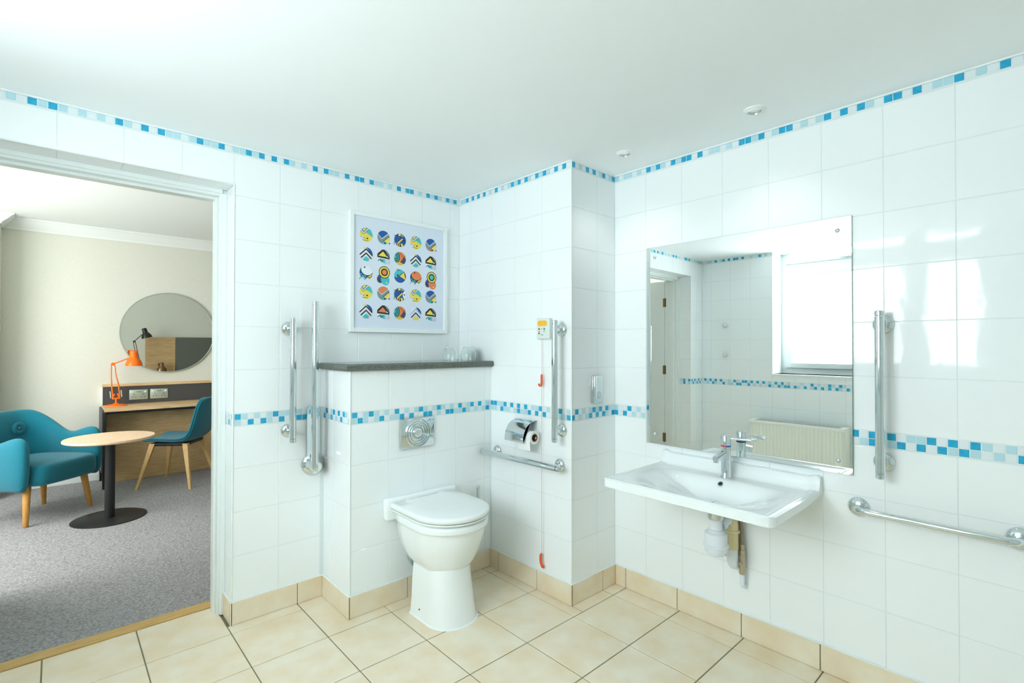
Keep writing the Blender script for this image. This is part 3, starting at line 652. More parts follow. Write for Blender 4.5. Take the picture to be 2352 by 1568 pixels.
# tap
TXx, TY = XB-.095, 1.0725
t = thing('basin_tap', 'chrome lever mixer tap with red and blue ring on the basin', 'tap', (TXx, TY, .776))
z0 = ztop(.095, 0)
MB().lathe([(0, 0), (.024, 0), (.0245, .004), (.022, .008), (.0215, .05), (.0225, .10), (.0225, .146), (.0, .146)], (TXx, TY, z0), (0, 0, 1), 36).build('body', 'chrome', t, 40)
MB().lathe([(0, .153), (.0225, .153), (.0225, .196), (.020, .200), (0, .201)], (TXx, TY, z0), (0, 0, 1), 36).build('head', 'chrome', t, 40)
for k, a0 in (('red', math.pi*.5), ('blue', -math.pi*.5)):
    n = 14; A1 = [TH - .35 + (0 if k == 'red' else math.pi) + math.pi*i/n for i in range(n+1)]
    mbk = MB(); ro = [[(TXx+r*math.cos(a), TY+r*math.sin(a), z0+z) for r, z in ((.0205, .146), (.0232, .146), (.0232, .153), (.0205, .153))] for a in A1]
    mbk.loft(ro).build('red_band' if k == 'red' else 'blue_band', k, t, 40)
sp = [(TXx-.012, TY, z0+.120), (TXx-.05, TY, z0+.114), (TXx-.108, TY, z0+.102)]
MB().tube(sp, [.0145, .0145, .0135], 20).cyl((TXx-.099, TY, z0+.104), (TXx-.102, TY, z0+.084), .0115, n=20).build('spout', 'chrome', t, 50)
lv = Vector((.25, -.97, 0)).normalized()
c0 = Vector((TXx, TY, z0+.185))
MB().tube([c0+lv*.018, c0+lv*.05, c0+lv*.085, c0+lv*.095, c0+lv*.12, c0+lv*.132], [.0042, .0036, .0045, .008, .009, .004], 14).build('lever', 'chrome', t, 60)

# waste trap + supply under basin
t = thing('bottle_trap', 'white plastic bottle trap with cream outlet bend under the basin', 'waste trap', (2.246, BY, .44))
ax = (2.246, BY)
MB().lathe([(0, .600), (.033, .600), (.036, .606), (.036, .630), (.03, .636), (.03, .668), (0, .668)], (*ax, 0), (0, 0, 1), 12).build('nut', 'chrome2', t, 30)
MB().lathe([(.029, .602), (.029, .556), (.035, .552), (.035, .545), (.048, .538), (.05, .53), (.05, .49), (.056, .486), (.056, .478), (.05, .474), (.047, .452), (.036, .438), (0, .432)], (*ax, 0), (0, 0, 1), 36).build('body', 'wplas', t, 40)
MB().tube([(2.28, BY-.004, .565)] + [(2.33, BY-.008, .578), (2.352, BY-.01, .573)], .025, 20).cyl((2.285, BY-.004, .566), (2.30, BY-.005, .570), .031, n=24).build('outlet', 'wplas', t, 50)
MB().tube([(2.345, BY-.01, .575), (2.366, BY-.011, .572), (2.380, BY-.012, .560), (2.386, BY-.012, .54), (2.387, BY-.012, .50), (2.387, BY-.012, .432)], [.0285, .030, .0305, .0295, .0285, .0285], 22).build('bend', 'cream', t, 50)
MB().cyl((2.387, BY-.012, .508), (2.387, BY-.012, .522), .035, n=26, bev=.003).build('collar', 'cream', t, 40)
MB().cyl((2.387, BY-.012, .432), (2.387, BY-.012, .40), .0265, n=24).tube([(2.387, BY-.012, .41), (2.390, BY-.012, .375), (2.405, BY-.012, .355), (2.443, BY-.012, .35)], .026, 20).build('tail_pipe', 'wplas', t, 50)
MB().tube([(2.39, BY+.028, .40), (2.41, BY+.03, .385), (2.444, BY+.03, .37)], .008, 10).build('clip', 'grey', t, 50)
for k, (dy, lab) in enumerate(((-.05, 'outer'), (-.028, 'inner'))):
    t = thing('supply_hose', 'braided steel supply hose and valve under the basin, ' + ('further from the trap' if k == 0 else 'tucked behind the cream bend'), 'hose', (2.41, BY+dy, .3))
    y = BY+dy; dx = .0 if k == 0 else .012
    MB().tube([(2.36+dx, y+.012, .70), (2.375+dx, y+.008, .64), (2.395+dx, y+.002, .58), (2.408+dx, y, .52), (2.41+dx, y, .455)], .0075, 14).build('hose', 'hose', t, 60)
    if k == 0:
        MB().cyl((2.41, y, .455), (2.41, y, .425), .0105, n=8).cyl((2.41, y, .428), (2.41, y, .405), .0135, n=6).build('nut', 'brass', t, 30)
        MB().cyl((2.41, y, .405), (2.41, y, .335), .0125, n=18, bev=.002).cyl((2.396, y, .37), (2.385, y, .37), .006, n=12).build('valve', 'brass', t, 40)
        MB().cyl((2.41, y, .338), (2.41, y, .315), .0145, n=6).build('lower_nut', 'brass', t, 30)
        MB().cyl((2.41, y, .318), (2.41, y, .262), .0105, n=16).tube([(2.41, y, .27), (2.414, y, .258), (2.443, y, .252)], .0105, 14).build('pipe', 'wplas', t, 40)
    else: MB().cyl((2.41+dx, y, .46), (2.41+dx, y, .40), .011, n=14).tube([(2.41+dx, y, .41), (2.425+dx, y, .395), (2.443, y, .39)], .009, 12).build('valve', 'brass', t, 40)

# mirror
t = thing('wall_mirror', 'large frameless mirror screwed to the right wall above the basin', 'mirror', (XB, 1.07, 1.4), 0)
hw, hh = .4885, .5395
t.location = (XB-.0045, 1.0695, 1.3985); t.rotation_euler = (0, .0035, 0)
MB().box((-.004, -hw, -hh), (.002, hw, hh), .0008, 1).build('glass_edge', 'medge', t, None)
MB().raw([(-.0042, -hw+.001, -hh+.001), (-.0042, hw-.001, -hh+.001), (-.0042, hw-.001, hh-.001), (-.0042, -hw+.001, hh-.001)], [(0, 3, 2, 1)]).build('silvered_face', 'mirror', t, None)
for y in (-.4365, .4365):
    for z in (-.4865, .4835): MB().lathe([(0, .006), (.005, .0055), (.0085, .003), (.0095, 0)], (-.0042, y, z), (-1, 0, 0), 20).build('screw_cap', 'chrome', t, 60)

# framed print
PX0, PX1, PZ0, PZ1 = 1.257, 1.937, 1.474, 2.184
t = thing('framed_print', 'white framed print of twenty-five colourful geometric roundels above the shelf', 'picture', ((PX0+PX1)/2, YA, PZ0))
fwd = .024; fy0, fy1 = YA-.028, YA-.001
MB().box((PX0, fy0, PZ0), (PX0+fwd, fy1, PZ1), .0015, 1).box((PX1-fwd, fy0, PZ0), (PX1, fy1, PZ1), .0015, 1).box((PX0+fwd, fy0, PZ0), (PX1-fwd, fy1, PZ0+fwd), .0015, 1).box((PX0+fwd, fy0, PZ1-fwd), (PX1-fwd, fy1, PZ1), .0015, 1).build('frame', 'frame', t, None)
MB().box((PX0+fwd-.002, YA-.016, PZ0+fwd-.002), (PX1-fwd+.002, YA-.006, PZ1-fwd+.002)).build('print_sheet', 'paper', t, None)
PC = {}
for k, c in dict(b=(38, 92, 168), t=(74, 196, 200), y=(244, 222, 92), o=(232, 136, 84), g=(132, 150, 156), k=(48, 46, 42), w=(232, 240, 250), p=(176, 204, 232), n=(72, 76, 108)).items(): PC[k] = mat('print_ink_' + k, c, .6)
PK = list(PC)
def clip(poly, n=28, r=1.0):
    out_ = poly
    for i in range(n):
        a = 2*math.pi*(i+.5)/n; nx, ny = math.cos(a), math.sin(a); inp = out_; out_ = []
        for p, q in zip(inp, inp[1:]+inp[:1]):
            dp, dq = r - (p[0]*nx+p[1]*ny), r - (q[0]*nx+q[1]*ny)
            if dp >= 0: out_.append(p)
            if dp*dq < 0: s_ = dp/(dp-dq); out_.append((p[0]+(q[0]-p[0])*s_, p[1]+(q[1]-p[1])*s_))
        if len(out_) < 3: return []
    return out_
def circ(cx=0, cy=0, r=1, n=28): return [(cx+r*math.cos(2*math.pi*i/n), cy+r*math.sin(2*math.pi*i/n)) for i in range(n)]
def bar(x0, y0, x1, y1, w):
    d = math.hypot(x1-x0, y1-y0); nx, ny = -(y1-y0)/d*w/2, (x1-x0)/d*w/2
    return [(x0+nx, y0+ny), (x0-nx, y0-ny), (x1-nx, y1-ny), (x1+nx, y1+ny)]
def ell(cx, cy, a, b, rot=0, n=24): return [(cx+a*math.cos(t_)*math.cos(rot)-b*math.sin(t_)*math.sin(rot), cy+a*math.cos(t_)*math.sin(rot)+b*math.sin(t_)*math.cos(rot)) for t_ in [2*math.pi*i/n for i in range(n)]]
HALF = lambda s: [(-1.2, 0), (1.2, 0), (1.2, s*1.2), (-1.2, s*1.2)]
def m_fish():
    return [('y', circ()), ('w', [(-1, .7), (-.45, .05), (.6, 1.05), (-.3, 1.1)]), ('g', [(-.85, .75), (-.42, .25), (.35, 1.0), (-.3, 1.0)]), ('y', [(-.55, .72), (-.4, .5), (.0, .85), (-.2, .95)]), ('k', bar(-.95, .62, -.45, .05, .06)), ('k', bar(-.45, .05, .55, .95, .06)),
            ('t', [(-.1, .35), (.65, .95), (1.1, -.25)]), ('w', [(-1.1, -.3), (-.55, -.2), (-.3, -.75), (-1.1, -.75)]), ('k', bar(-.95, -.72, .35, -.86, .05)), ('k', bar(-.95, -.6, -.75, -.25, .05)), ('k', bar(-.75, -.25, -.5, -.6, .05)), ('k', bar(-.5, -.6, -.2, -.4, .05)), ('k', circ(.15, -.5, .12, 12))]
def m_bird(top='b', bot='t'):
    return [('g', circ()), (top, [(-.95, .55), (-.3, -.1), (.75, .8), (.2, 1.3), (-.9, 1.3)]), ('w', bar(-1.0, .5, -.3, -.2, .07)), ('w', bar(-.3, -.2, .9, .7, .07)), ('k', bar(-.1, -.6, 1.0, .35, .06)), ('y', [(.1, -.5), (.95, .2), (.95, -.9)]), (bot, [(-.5, -1.1), (.1, -.5), (.55, -.85), (.3, -1.2)]), ('k', circ(.2, -.8, .13, 12)), ('k', [(.75, -.8), (1.05, -.6), (1.0, -.9)], 1)]
def m_blue(cut=False):
    L_ = [('b', circ()), ('k', bar(-1.05, .62, .1, .58, .08), 1), ('y', [(-.3, .6), (-.25, 1.0), (.1, 1.0), (.05, .62)]), ('g', [(.15, .6), (.2, 1.0), (.7, .8), (.5, .55)]), ('k', bar(-.1, .58, .55, -.1, .08)), ('y', bar(-.4, -.5, .4, .25, .2)), ('k', bar(-.5, -.35, .3, .4, .05)),
          ('k', [(-.9, -1), (-.9, -.6), (.3, -.45), (.3, -1)]), ('y', bar(-.5, -.95, -.4, -.5, .14)), ('y', bar(-.2, -1, -.1, -.5, .12)), ('w', bar(-.8, -.9, -.7, -.5, .12)), ('y', [(.2, -1), (.05, -.5), (.4, -.5), (.5, -.8)]), ('k', bar(-1.1, -.4, -.95, -.8, .07), 1)]
    if cut: L_ += [('w', ell(1.05, -.05, .6, .75)), ('k', circ(.75, 0, .11, 12), 1)]
    else: L_ += [('k', circ(.65, 0, .11, 12)), ('k', bar(.4, .5, .6, -.5, .05))]
    return L_
def m_chev(c1='k', c2='t'):
    def V(y, w): return [[(-1.15, y-1.05), (-1.15, y-1.05+w), (0, y+w), (0, y)], [(1.15, y-1.05), (1.15, y-1.05+w), (0, y+w), (0, y)]]
    L_ = [('w', circ()), ('b', [(0, 1.1), (1.2, .9), (1.2, -.4), (.2, .75)]), ('y', bar(-.55, .75, 0, 1.0, .12) if c1 == 'k' else bar(-.3, .85, 0, 1, .03))]
    for p in V(.62, .24): L_.append((c1, p))
    for p in V(.32, .24): L_.append(('w', p))
    for p in V(.02, .24): L_.append(('k', p))
    for p in V(-.25, .14): L_.append(('w', p))
    L_ += [(c2, [(-.75, -1.0), (0, -.3), (.35, -.6), (.35, -1.05)]), ('w', bar(.45, -.95, .45, -.6, .12)), ('k', bar(.38, -.9, .38, -.55, .04))]
    return L_
def m_roof(c='y'):
    return [('w', circ()), ('k', [(-1.1, -.2), (-1, .3), (-.1, 1.1), (.5, .9), (1.1, .2), (1.1, -.35)]), ('g', [(.15, 1), (.5, .85), (1.05, .05), (.9, .05)]), (c, [(-.85, .02), (-.1, .72), (.35, .25), (.35, -.05)]), ('w', [(.42, -.05), (.42, .2), (.85, -.12)]), ('t', [(-.6, -.35), (.25, -.4), (.25, -1.05), (-.5, -.8)]), ('k', bar(-.9, -.75, -.6, -.45, .1), 1), ('k', bar(-.6, -.45, -.35, -.75, .1)), ('k', bar(-.35, -.75, -.05, -.6, .1))] + [('g', bar(.35+.2*i, -.35, .35+.2*i, -1.05, .04), 1) for i in range(4)]
def m_snail():
    return [('o', circ()), ('k', bar(-.2, -.9, .9, .55, .08)), ('n', [(.1, -.45), (.75, .3), (1.1, -.2), (.6, -.9)]), ('k', ell(-.75, .2, .7, .95)), ('t', ell(-.78, .2, .6, .85)), ('k', ell(-.8, .2, .5, .7)), ('t', ell(-.82, .2, .4, .56)), ('k', ell(-.84, .2, .3, .42)), ('t', ell(-.86, .2, .2, .28)), ('y', [(-.75, -.7), (-.1, -.55), (.7, -.8), (.2, -1.1), (-.5, -1.1)])] + [('k', bar(-.4+.2*i, -1.0, -.3+.2*i, -.65, .04)) for i in range(4)] + [('k', bar(-.1, .9, .6, .2, .05))]
def m_moon(full=False):
    L_ = [('b', circ()), ('t', [(-.9, -.2), (-.3, -.1), (.1, -.7), (-.5, -1.0)]), ('y', [(.2, -.6), (1.0, -.1), (.8, -.75), (.4, -.9)]), ('k', bar(-1, -.8, -.5, -.2, .1)), ('k', bar(-.5, -.2, -.2, -.8, .09)), ('k', bar(-.2, -.8, .2, -.4, .09)), ('k', bar(.2, -.4, .5, -.8, .09)), ('k', bar(.5, -.8, 1, -.3, .09)), ('w', ell(-.4, -.95, .25, .25)), ('w', ell(.2, -1.0, .25, .25)), ('w', ell(.75, -.95, .2, .25)), ('k', bar(-1.05, -1, -.8, -.65, .06), 1), ('k', bar(-.2, -1.1, -.4, -.75, .06), 1)]
    L_ += [('k', ell(.12, .38, .98, .82)), ('o' if full else 'w', ell(.14, .42, .92, .78)), ('k', circ(-.25, .75, .12, 12))]
    return L_
def m_ring(c1='o', c2='t'):
    return [('n', ell(-.5, -.7, .6, .75, -.5), 1), ('k', bar(-1.1, -.55, -.6, -1.1, .1), 1), ('b', [(-1.0, -.2), (-.3, -.1), (-.3, -1.1), (-.7, -.8)], 1), (c2, ell(.3, -.85, .75, .85, .3), 1), ('w', circ(.55, -1.3, .12, 12), 1), ('k', circ(.15, .35, .98), 1), ('y', circ(.15, .35, .86), 1), ('k', circ(.15, .35, .62), 1), (c1, circ(.15, .35, .4), 1)]
def m_toucan():
    return [('b', circ()), ('t', [(-1.1, .5), (-.9, 1.0), (.6, 1.1), (.75, .75), (-.55, -.25), (-1.1, -.1)]), ('y', [(-.05, .0), (.7, .7), (.95, -.5)]), ('k', bar(-.6, -.3, .75, .8, .05)), ('k', bar(.7, .7, .98, -.55, .07)), ('k', circ(-.4, .12, .14, 14)), ('k', bar(-.6, 1.0, -.3, .85, .1), 1), ('k', bar(-.3, .85, 0, 1.0, .1), 1)]
rows = [[m_fish(), m_bird(), m_blue(), m_fish(), m_bird('b', 'o')],
        [m_chev(), m_roof(), m_snail(), m_chev(), m_roof()],
        [m_moon(), m_ring(), m_toucan(), m_moon(True), m_ring('t', 'o')],
        [m_fish(), m_bird('o'), m_blue(True), m_fish(), m_bird()],
        [m_chev(), m_roof('o'), m_snail(), m_chev('p', 'y'), m_roof()]]
for ri, z in enumerate((2.053, 1.938, 1.828, 1.713, 1.598)):
    for ci in range(5):
        x = 1.361+.1133*ci; mb = MB(); R0 = .0415 if ri != 2 or ci not in (1, 4) else .038
        for li, el in enumerate(rows[ri][ci]):
            poly = el[1] if len(el) > 2 else clip(el[1])
            if len(poly) < 3: continue
            y = YA-.0162-.00012*li
            vv = [mb.bm.verts.new((x+px*R0, y, z+py*R0)) for px, py in poly]
            try: f = mb.bm.faces.new(vv); f.material_index = PK.index(el[0])
            except ValueError: pass
        o = mb.build('printed_roundel', [PC[k] for k in PK], t, None)
        if o.data.polygons and o.data.polygons[0].normal.y > 0: o.data.flip_normals()

# robe knobs, radiator on the window wall
for z, lab in ((1.645, 'upper small chrome robe knob on the window wall in the mirror'), (1.318, 'lower small chrome robe knob on the window wall in the mirror')):
    t = thing('robe_knob', lab, 'hook', (XF, 2.52, z))
    MB().lathe([(.016, 0), (.016, .004), (.008, .008), (.008, .03)], (XF, 2.52, z), (1, 0, 0), 20).build('stem', 'chrome', t, 50)
    MB().lathe([(.008, .028), (.016, .032), (.019, .04), (.016, .047), (0, .05)], (XF, 2.52, z), (1, 0, 0), 20).build('knob', 'chrome', t, 60)
t = thing('radiator', 'cream panel radiator with slotted top under the window in the mirror', 'radiator', (XF, 1.76, .15))
ry0, ry1, rz0, rz1 = 1.33, 2.19, .15, .655; rx0, rx1 = XF+.03, XF+.185
mb = MB(); n = int((ry1-ry0-.04)/.0333); pr = [(rx1-.02, ry0+.004)]
for k in range(n):
    y = ry0+.02+k*.0333; pr += [(rx1-.008, y+.004), (rx1, y+.010), (rx1, y+.024), (rx1-.008, y+.030)]
pr += [(rx1-.02, ry1-.004)]
mb.prism(pr, rz0+.02, rz1-.03, 'z').build('front_panel', 'rad', t, 20)
MB().box((rx0, ry0+.004, rz0+.02), (rx0+.012, ry1-.004, rz1-.03)).build('back_panel', 'rad', t, None)
for y0, y1 in ((ry0, ry0+.006), (ry1-.006, ry1)): MB().box((rx0, y0, rz0), (rx1, y1, rz1-.004), .004, 2).build('side_cover', 'rad', t, 40)
g = MB().box((rx0, ry0+.05, rz1-.006), (rx0+.012, ry1-.05, rz1)).box((rx1-.012, ry0, rz1-.03), (rx1, ry1, rz1-.0005), .003, 2).box((rx0, ry0, rz1-.006), (rx1-.012, ry0+.05, rz1)).box((rx0, ry1-.05, rz1-.006), (rx1-.012, ry1, rz1))
ns = 46
for k in range(ns):
    y = ry0+.05 + (ry1-ry0-.1)*(k+.5)/ns; g.box((rx0+.012, y-.0034, rz1-.006), (rx1-.012, y+.0034, rz1))
g.build('top_grille', 'rad', t, 30)
MB().box((rx0+.0125, ry0+.051, rz1-.008), (rx1-.0125, ry1-.051, rz1-.0008)).build('slot_shade_plate', 'dark', t, None)  # shade between the slats painted as a solid dark plate just below them
for y in (ry0+.1, ry1-.1): MB().box((XF-.001, y-.02, .3), (rx0+.002, y+.02, .55)).build('wall_bracket', 'rad', t, None)

# downlights
for x, y, lab in ((2.186, 1.527, 'recessed ceiling downlight nearer the alcove corner'), (2.194, .873, 'recessed ceiling downlight nearer the camera above the mirror')):
    t = thing('downlight', lab, 'ceiling light', (x, y, HC), None, 'recessed downlights')
    MB().lathe([(.0265, -.0105), (.029, -.006), (.040, -.005), (.044, -.0015), (.044, 0)], (x, y, HC), (0, 0, 1), 40).build('bezel', 'trim', t, 60)
    MB().lathe([(.0265, -.0105), (.024, -.003), (.022, -.001)], (x, y, HC), (0, 0, 1), 40).build('inner_ring', 'chrome2', t, 60)
    MB().lathe([(0, -.003), (.022, -.0015)], (x, y, HC), (0, 0, 1), 32).build('lens', 'bulb', t, 60)
    ld = bpy.data.lights.new('downlight_lamp', 'SPOT'); ld.energy = DOWNLIGHT_W; ld.spot_size = math.radians(110); ld.spot_blend = .9; ld.shadow_soft_size = .03
    lo_ = bpy.data.objects.new('downlight_lamp', ld); COL.objects.link(lo_); lo_.parent = t; lo_.location = (0, 0, -.015)

# ------------------------------------------------------------------ bedroom things
# round wall mirror
t = thing('round_mirror', 'large round mirror with thin metal rim above the desk', 'mirror', (.943, YB, 1.54))
MB().lathe([(.436, 0), (.444, .002), (.445, .012), (.442, .018), (.436, .018), (.434, .014)], (.943, YB-.001, 1.54), (0, -1, 0), 96).build('rim', 'steel', t, 50)
MB().lathe([(0, .014), (.436, .014)], (.943, YB-.001, 1.54), (0, -1, 0), 96).build('silvered_face', 'mirror', t, None)
MB().lathe([(0, 0), (.437, 0), (.437, .012), (0, .012)], (.943, YB-.001, 1.54), (0, -1, 0), 96).build('backing', 'medge', t, 40)

# desk
t = thing('desk', 'oak desk with charcoal upstand and dark legs against the bedroom wall', 'desk', (1.2, 6.5, 0))
DX0, DX1, DZ = .355, 2.15, .775; DYF = 6.24
MB().box((DX0, DYF, DZ-.028), (DX1, YB-.038, DZ), .003, 1).build('worktop', 'oakh', t, 30)
MB().box((DX0+.012, YB-.036, DZ-.05), (DX1, YB-.003, .962)).build('upstand', 'char', t, None)
MB().box((DX0+.006, YB-.05, .962), (DX1, YB-.002, .99), .003, 1).build('cap_rail', 'oakh', t, 30)
MB().box((DX0+.008, YB-.040, DZ), (DX0+.0118, YB-.003, .962)).build('edge_strip', 'trim', t, None)
MB().box((DX0+.02, 6.53, .004), (DX1-.05, 6.55, DZ-.06)).build('front_panel', 'oak', t, None)
MB().box((DX0+.01, DYF+.03, DZ-.055), (DX1-.02, DYF+.06, DZ-.028)).build('under_rail', 'black', t, None)
MB().box((DX0-.018, DYF+.02, DZ-.62), (DX0+.0, YB-.08, DZ-.01), .003, 1).build('end_panel', 'char', t, 30)
for x in (DX0-.012, DX1-.06):
    for y in (DYF+.0, YB-.09): MB().box((x, y, .003), (x+.028, y+.03, DZ-.03), .003, 1).build('leg', 'black', t, 30)

# sockets
for x, lab in ((.668, 'silver double wall socket nearer the orange lamp'), (.850, 'silver double wall socket nearer the desk chair')):
    t = thing('double_socket', lab, 'socket', (x, YB-.036, .868), None, 'double sockets on the upstand')
    y = YB-.036
    MB().box((x-.081, y-.008, .815), (x+.081, y-.001, .921), .003, 2).build('plate', 'steel', t, 40)
    for s in (-1, 1):
        MB().box((x+s*.057-.009, y-.011, .889), (x+s*.057+.009, y-.008, .907), .001, 1).build('switch', 'trim', t, None)
        for dx, dz, w, h in ((0, .02, .006, .01), (-.013, -.006, .010, .006), (.013, -.006, .010, .006)):
            MB().box((x+s*.04+dx-w/2, y-.0086, .85+dz-h/2), (x+s*.04+dx+w/2, y-.0075, .85+dz+h/2)).build('pin_hole', 'dark', t, None)
    for s in (-1, 1): MB().box((x+s*.011-.007, y-.0086, .896), (x+s*.011+.007, y-.0075, .902)).build('usb_port', 'dark', t, None)

# desk lamps
def shade_profile(): return [(.0, .165), (.022, .164), (.0315, .158), (.034, .15), (.036, .095), (.041, .083), (.055, .066), (.066, .045), (.073, .02), (.076, 0), (.0745, 0), (.071, .02), (.064, .044), (.053, .063), (.038, .08)]
def desk_lamp(label, base, elbow, head, axis, key, group=None, wall=False):
    """two-arm spring lamp; base, elbow, head are world points"""
    base, elbow, head, axis = Vector(base), Vector(elbow), Vector(head), Vector(axis).normalized()
    t = thing('desk_lamp', label, 'lamp', base, None, group)
    MB().lathe([(0, .034), (.012, .033), (.016, .026), (.03, .021), (.06, .016), (.09, .009), (.097, .004), (.097, 0), (0, 0)], base, (0, 0, 1), 48).build('base', key, t, 60)
    k0 = base+Vector((0, 0, .105))
    MB().cyl(base+Vector((0, 0, .03)), k0-Vector((0, 0, .03)), .008, n=16).build('stem', key, t, 50)
    d = (elbow-k0).normalized(); side = d.cross(Vector((0, 1, 0))).normalized()
    if side.x > 0: side = -side
    MB().cyl(k0-side*.03-Vector((0, 0, .03)), k0-side*.012+d*.02, .007, n=12).cyl(k0+side*.03-Vector((0, 0, .03)), k0+side*.012+d*.02, .007, n=12).cyl(k0-side*.032-Vector((0, 0, .03)), k0+side*.032-Vector((0, 0, .03)), .008, n=12).build('yoke', key, t, 50)
    for s in (-1, 1):
        MB().tube([k0+side*s*.028-d*.01, k0+side*s*.028+d*.11, k0+d*.2+side*s*.02+side*.004, elbow+side*s*.013], [.006, .0065, .0048, .0045], 12).build('lower_arm', key, t, 60)
        MB().cyl(k0+side*s*.045-d*.02, k0+side*s*.045+d*.05, .0055, n=12).build('spring', 'steel', t, 50)
    MB().cyl(elbow+Vector((0, -.012, 0)), elbow+Vector((0, .012, 0)), .016, n=18).build('elbow', key, t, 40)
    neck = head+axis*.10
    v = (neck-elbow).normalized(); att = neck - v*.03
    MB().tube([elbow-v*.02, att], .0055, 12).build('upper_arm', key, t, 60)
    o = MB().lathe(shade_profile(), head, axis, 48).build('shade', key, t, 60)
    MB().lathe([(.0735, .001), (.070, .02), (.062, .044), (.05, .06), (0, .07)], head, axis, 48).build('shade_lining', 'shadein', t, 60)
    return t
desk_lamp('orange spring-arm desk lamp standing on the oak desk', (.467, 6.565, DZ), (.440, 6.57, 1.205), (.612, 6.565, 1.182), (-.02, .0, 1), 'lampo')

# table
t = thing('side_table', 'small round beech table with black column and disc base', 'table', (.334, 5.19, 0))
MB().lathe([(0, .632), (.285, .632), (.297, .640), (.297, .650), (.294, .655), (0, .655)], (.334, 5.19, 0), (0, 0, 1), 72).build('table_top', 'ttop', t, 40)
MB().cyl((.334, 5.19, .008), (.334, 5.19, .632), .034, n=36).build('column', 'black', t, 50)
MB().lathe([(0, .012), (.235, .011), (.245, .007), (.246, .002), (0, .002)], (.334, 5.19, 0), (0, 0, 1), 72).build('base', 'black', t, 40)

# armchair (local +x is forward)
t = thing('armchair', 'teal upholstered tub armchair with buttoned back and tapered wooden legs', 'armchair', (-.112, 5.69, 0), math.radians(-48))
def shell():
    path = []
    hwid, front, back, rc = .302, .285, -.30, .19
    path.append((front, -hwid))
    for i in range(6): path.append((front-.07-(front-.07-(back+rc))*i/5, -hwid))
    for i in range(1, 9): a = math.pi/2*i/8; path.append((back+rc-rc*math.sin(a), -hwid+rc-rc*math.cos(a)))
    for i in range(1, 8): path.append((back, -(hwid-rc)+2*(hwid-rc)*i/8))
    for i in range(0, 9): a = math.pi/2*i/8; path.append((back+rc-rc*math.cos(a), hwid-rc+rc*math.sin(a)))
    for i in range(1, 6): path.append((back+rc+(front-.07-(back+rc))*i/5, hwid))
    path.append((front, hwid)); rings = []
    n = len(path)
    for i, (x, y) in enumerate(path):
        p, q = path[max(i-1, 0)], path[min(i+1, n-1)]
        tx, ty = q[0]-p[0], q[1]-p[1]; L = math.hypot(tx, ty); nx, ny = -ty/L, tx/L      # inward normal
        s = 1-sstep(-.27, .02, x)
        hgt = .625+.07*sstep(-.05, .22, x) + .215*s
        dr = sstep(.30, .21, x) if False else 1-sstep(.20, .30, x)
        hgt = .30 + (hgt-.30)*(.90+.10*dr); th = .043*(.55+.45*dr)
        lean = -.10*s
        sec = []
        for (u, w) in [(-1, 0), (-1.05, .3), (-1.05, .75), (-.9, .92), (-.45, 1), (.25, 1), (.8, .93), (1.05, .78), (1.1, .4), (1, 0)]:
            z = .27+(hgt-.27)*w; ld = lean*w
            sec.append((x + nx*u*th + ld, y + ny*u*th, z))
        rings.append(sec)
    return MB().loft(rings)
o = shell().build('shell', 'teal', t, 80)
sb = o.modifiers.new('soften', 'SUBSURF'); sb.levels = 1; sb.render_levels = 2
mb = MB()
def seat_ring(z, ins): 
    xs = [(.325-ins, -.27+ins), (.335-ins, -.15), (.34-ins, 0), (.335-ins, .15), (.325-ins, .275-ins), (.05, .272-ins), (-.24+ins, .25-ins), (-.27+ins, 0), (-.24+ins, -.25+ins), (.05, -.272+ins)]
    return [(x, y, z) for x, y in xs]
mb.loft([seat_ring(.30, .05), seat_ring(.305, .02), seat_ring(.33, .0), seat_ring(.435, .0), seat_ring(.465, .015), seat_ring(.478, .06)])
o = mb.build('seat', 'teal', t, 80); sb = o.modifiers.new('soften', 'SUBSURF'); sb.levels = 1; sb.render_levels = 2
for y in (-.12, .12):
    b_ = MB().lathe([(0, .004), (.010, .003), (.0145, -.001), (.016, -.010)], (-.302+.012, y, .69), (1, 0, .15), 20).build('button', 'teal', t, 60)
    MB().lathe([(.0165, -.014), (.019, -.006), (.028, -.001), (.042, -.002), (.055, -.010)], (-.302+.012, y, .69), (1, 0, .15), 24).build('tuft', 'teal', b_, 60)
for x, y in ((.225, -.265), (.225, .265), (-.225, -.265), (-.225, .265)):
    p1 = Vector((x, y, 0.002)); p0 = Vector((x*.84, y*.86, .315)); MB().cyl(p1, p0, .0165, .027, n=20, bev=.002).build('leg', 'legwood', t, 50)

# desk chair (local +x is forward)
t = thing('desk_chair', 'teal shell chair with pale wooden legs pulled up to the desk', 'chair', (.93, 6.06, 0), math.atan2(.6, -.8))
prof = [(.235, .452, .17), (.225, .468, .20), (.17, .474, .222), (.05, .466, .232), (-.08, .460, .235), (-.16, .468, .235), (-.205, .495, .232), (-.235, .545, .228), (-.255, .62, .224), (-.275, .70, .22), (-.29, .78, .21), (-.299, .83, .19), (-.304, .865, .14), (-.305, .874, .08)]
def sheet(off, grow=0):
    R = []
    for i, (x, z, w) in enumerate(prof):
        p, q = prof[max(i-1, 0)], prof[min(i+1, len(prof)-1)]; tx, tz = q[0]-p[0], q[1]-p[1]; L = math.hypot(tx, tz); nx, nz = tz/L, -tx/L
        row = []
        for j in range(13):
            v = -1+2*j/12; dish = .03*abs(v)**2.5
            row.append((x + nx*(-off) + (nx*(1) * dish if True else 0)*(-1)*(-1 if True else 1), v*(w+grow), z + nz*(-off) + nz*dish))
        R.append(row)
    return R
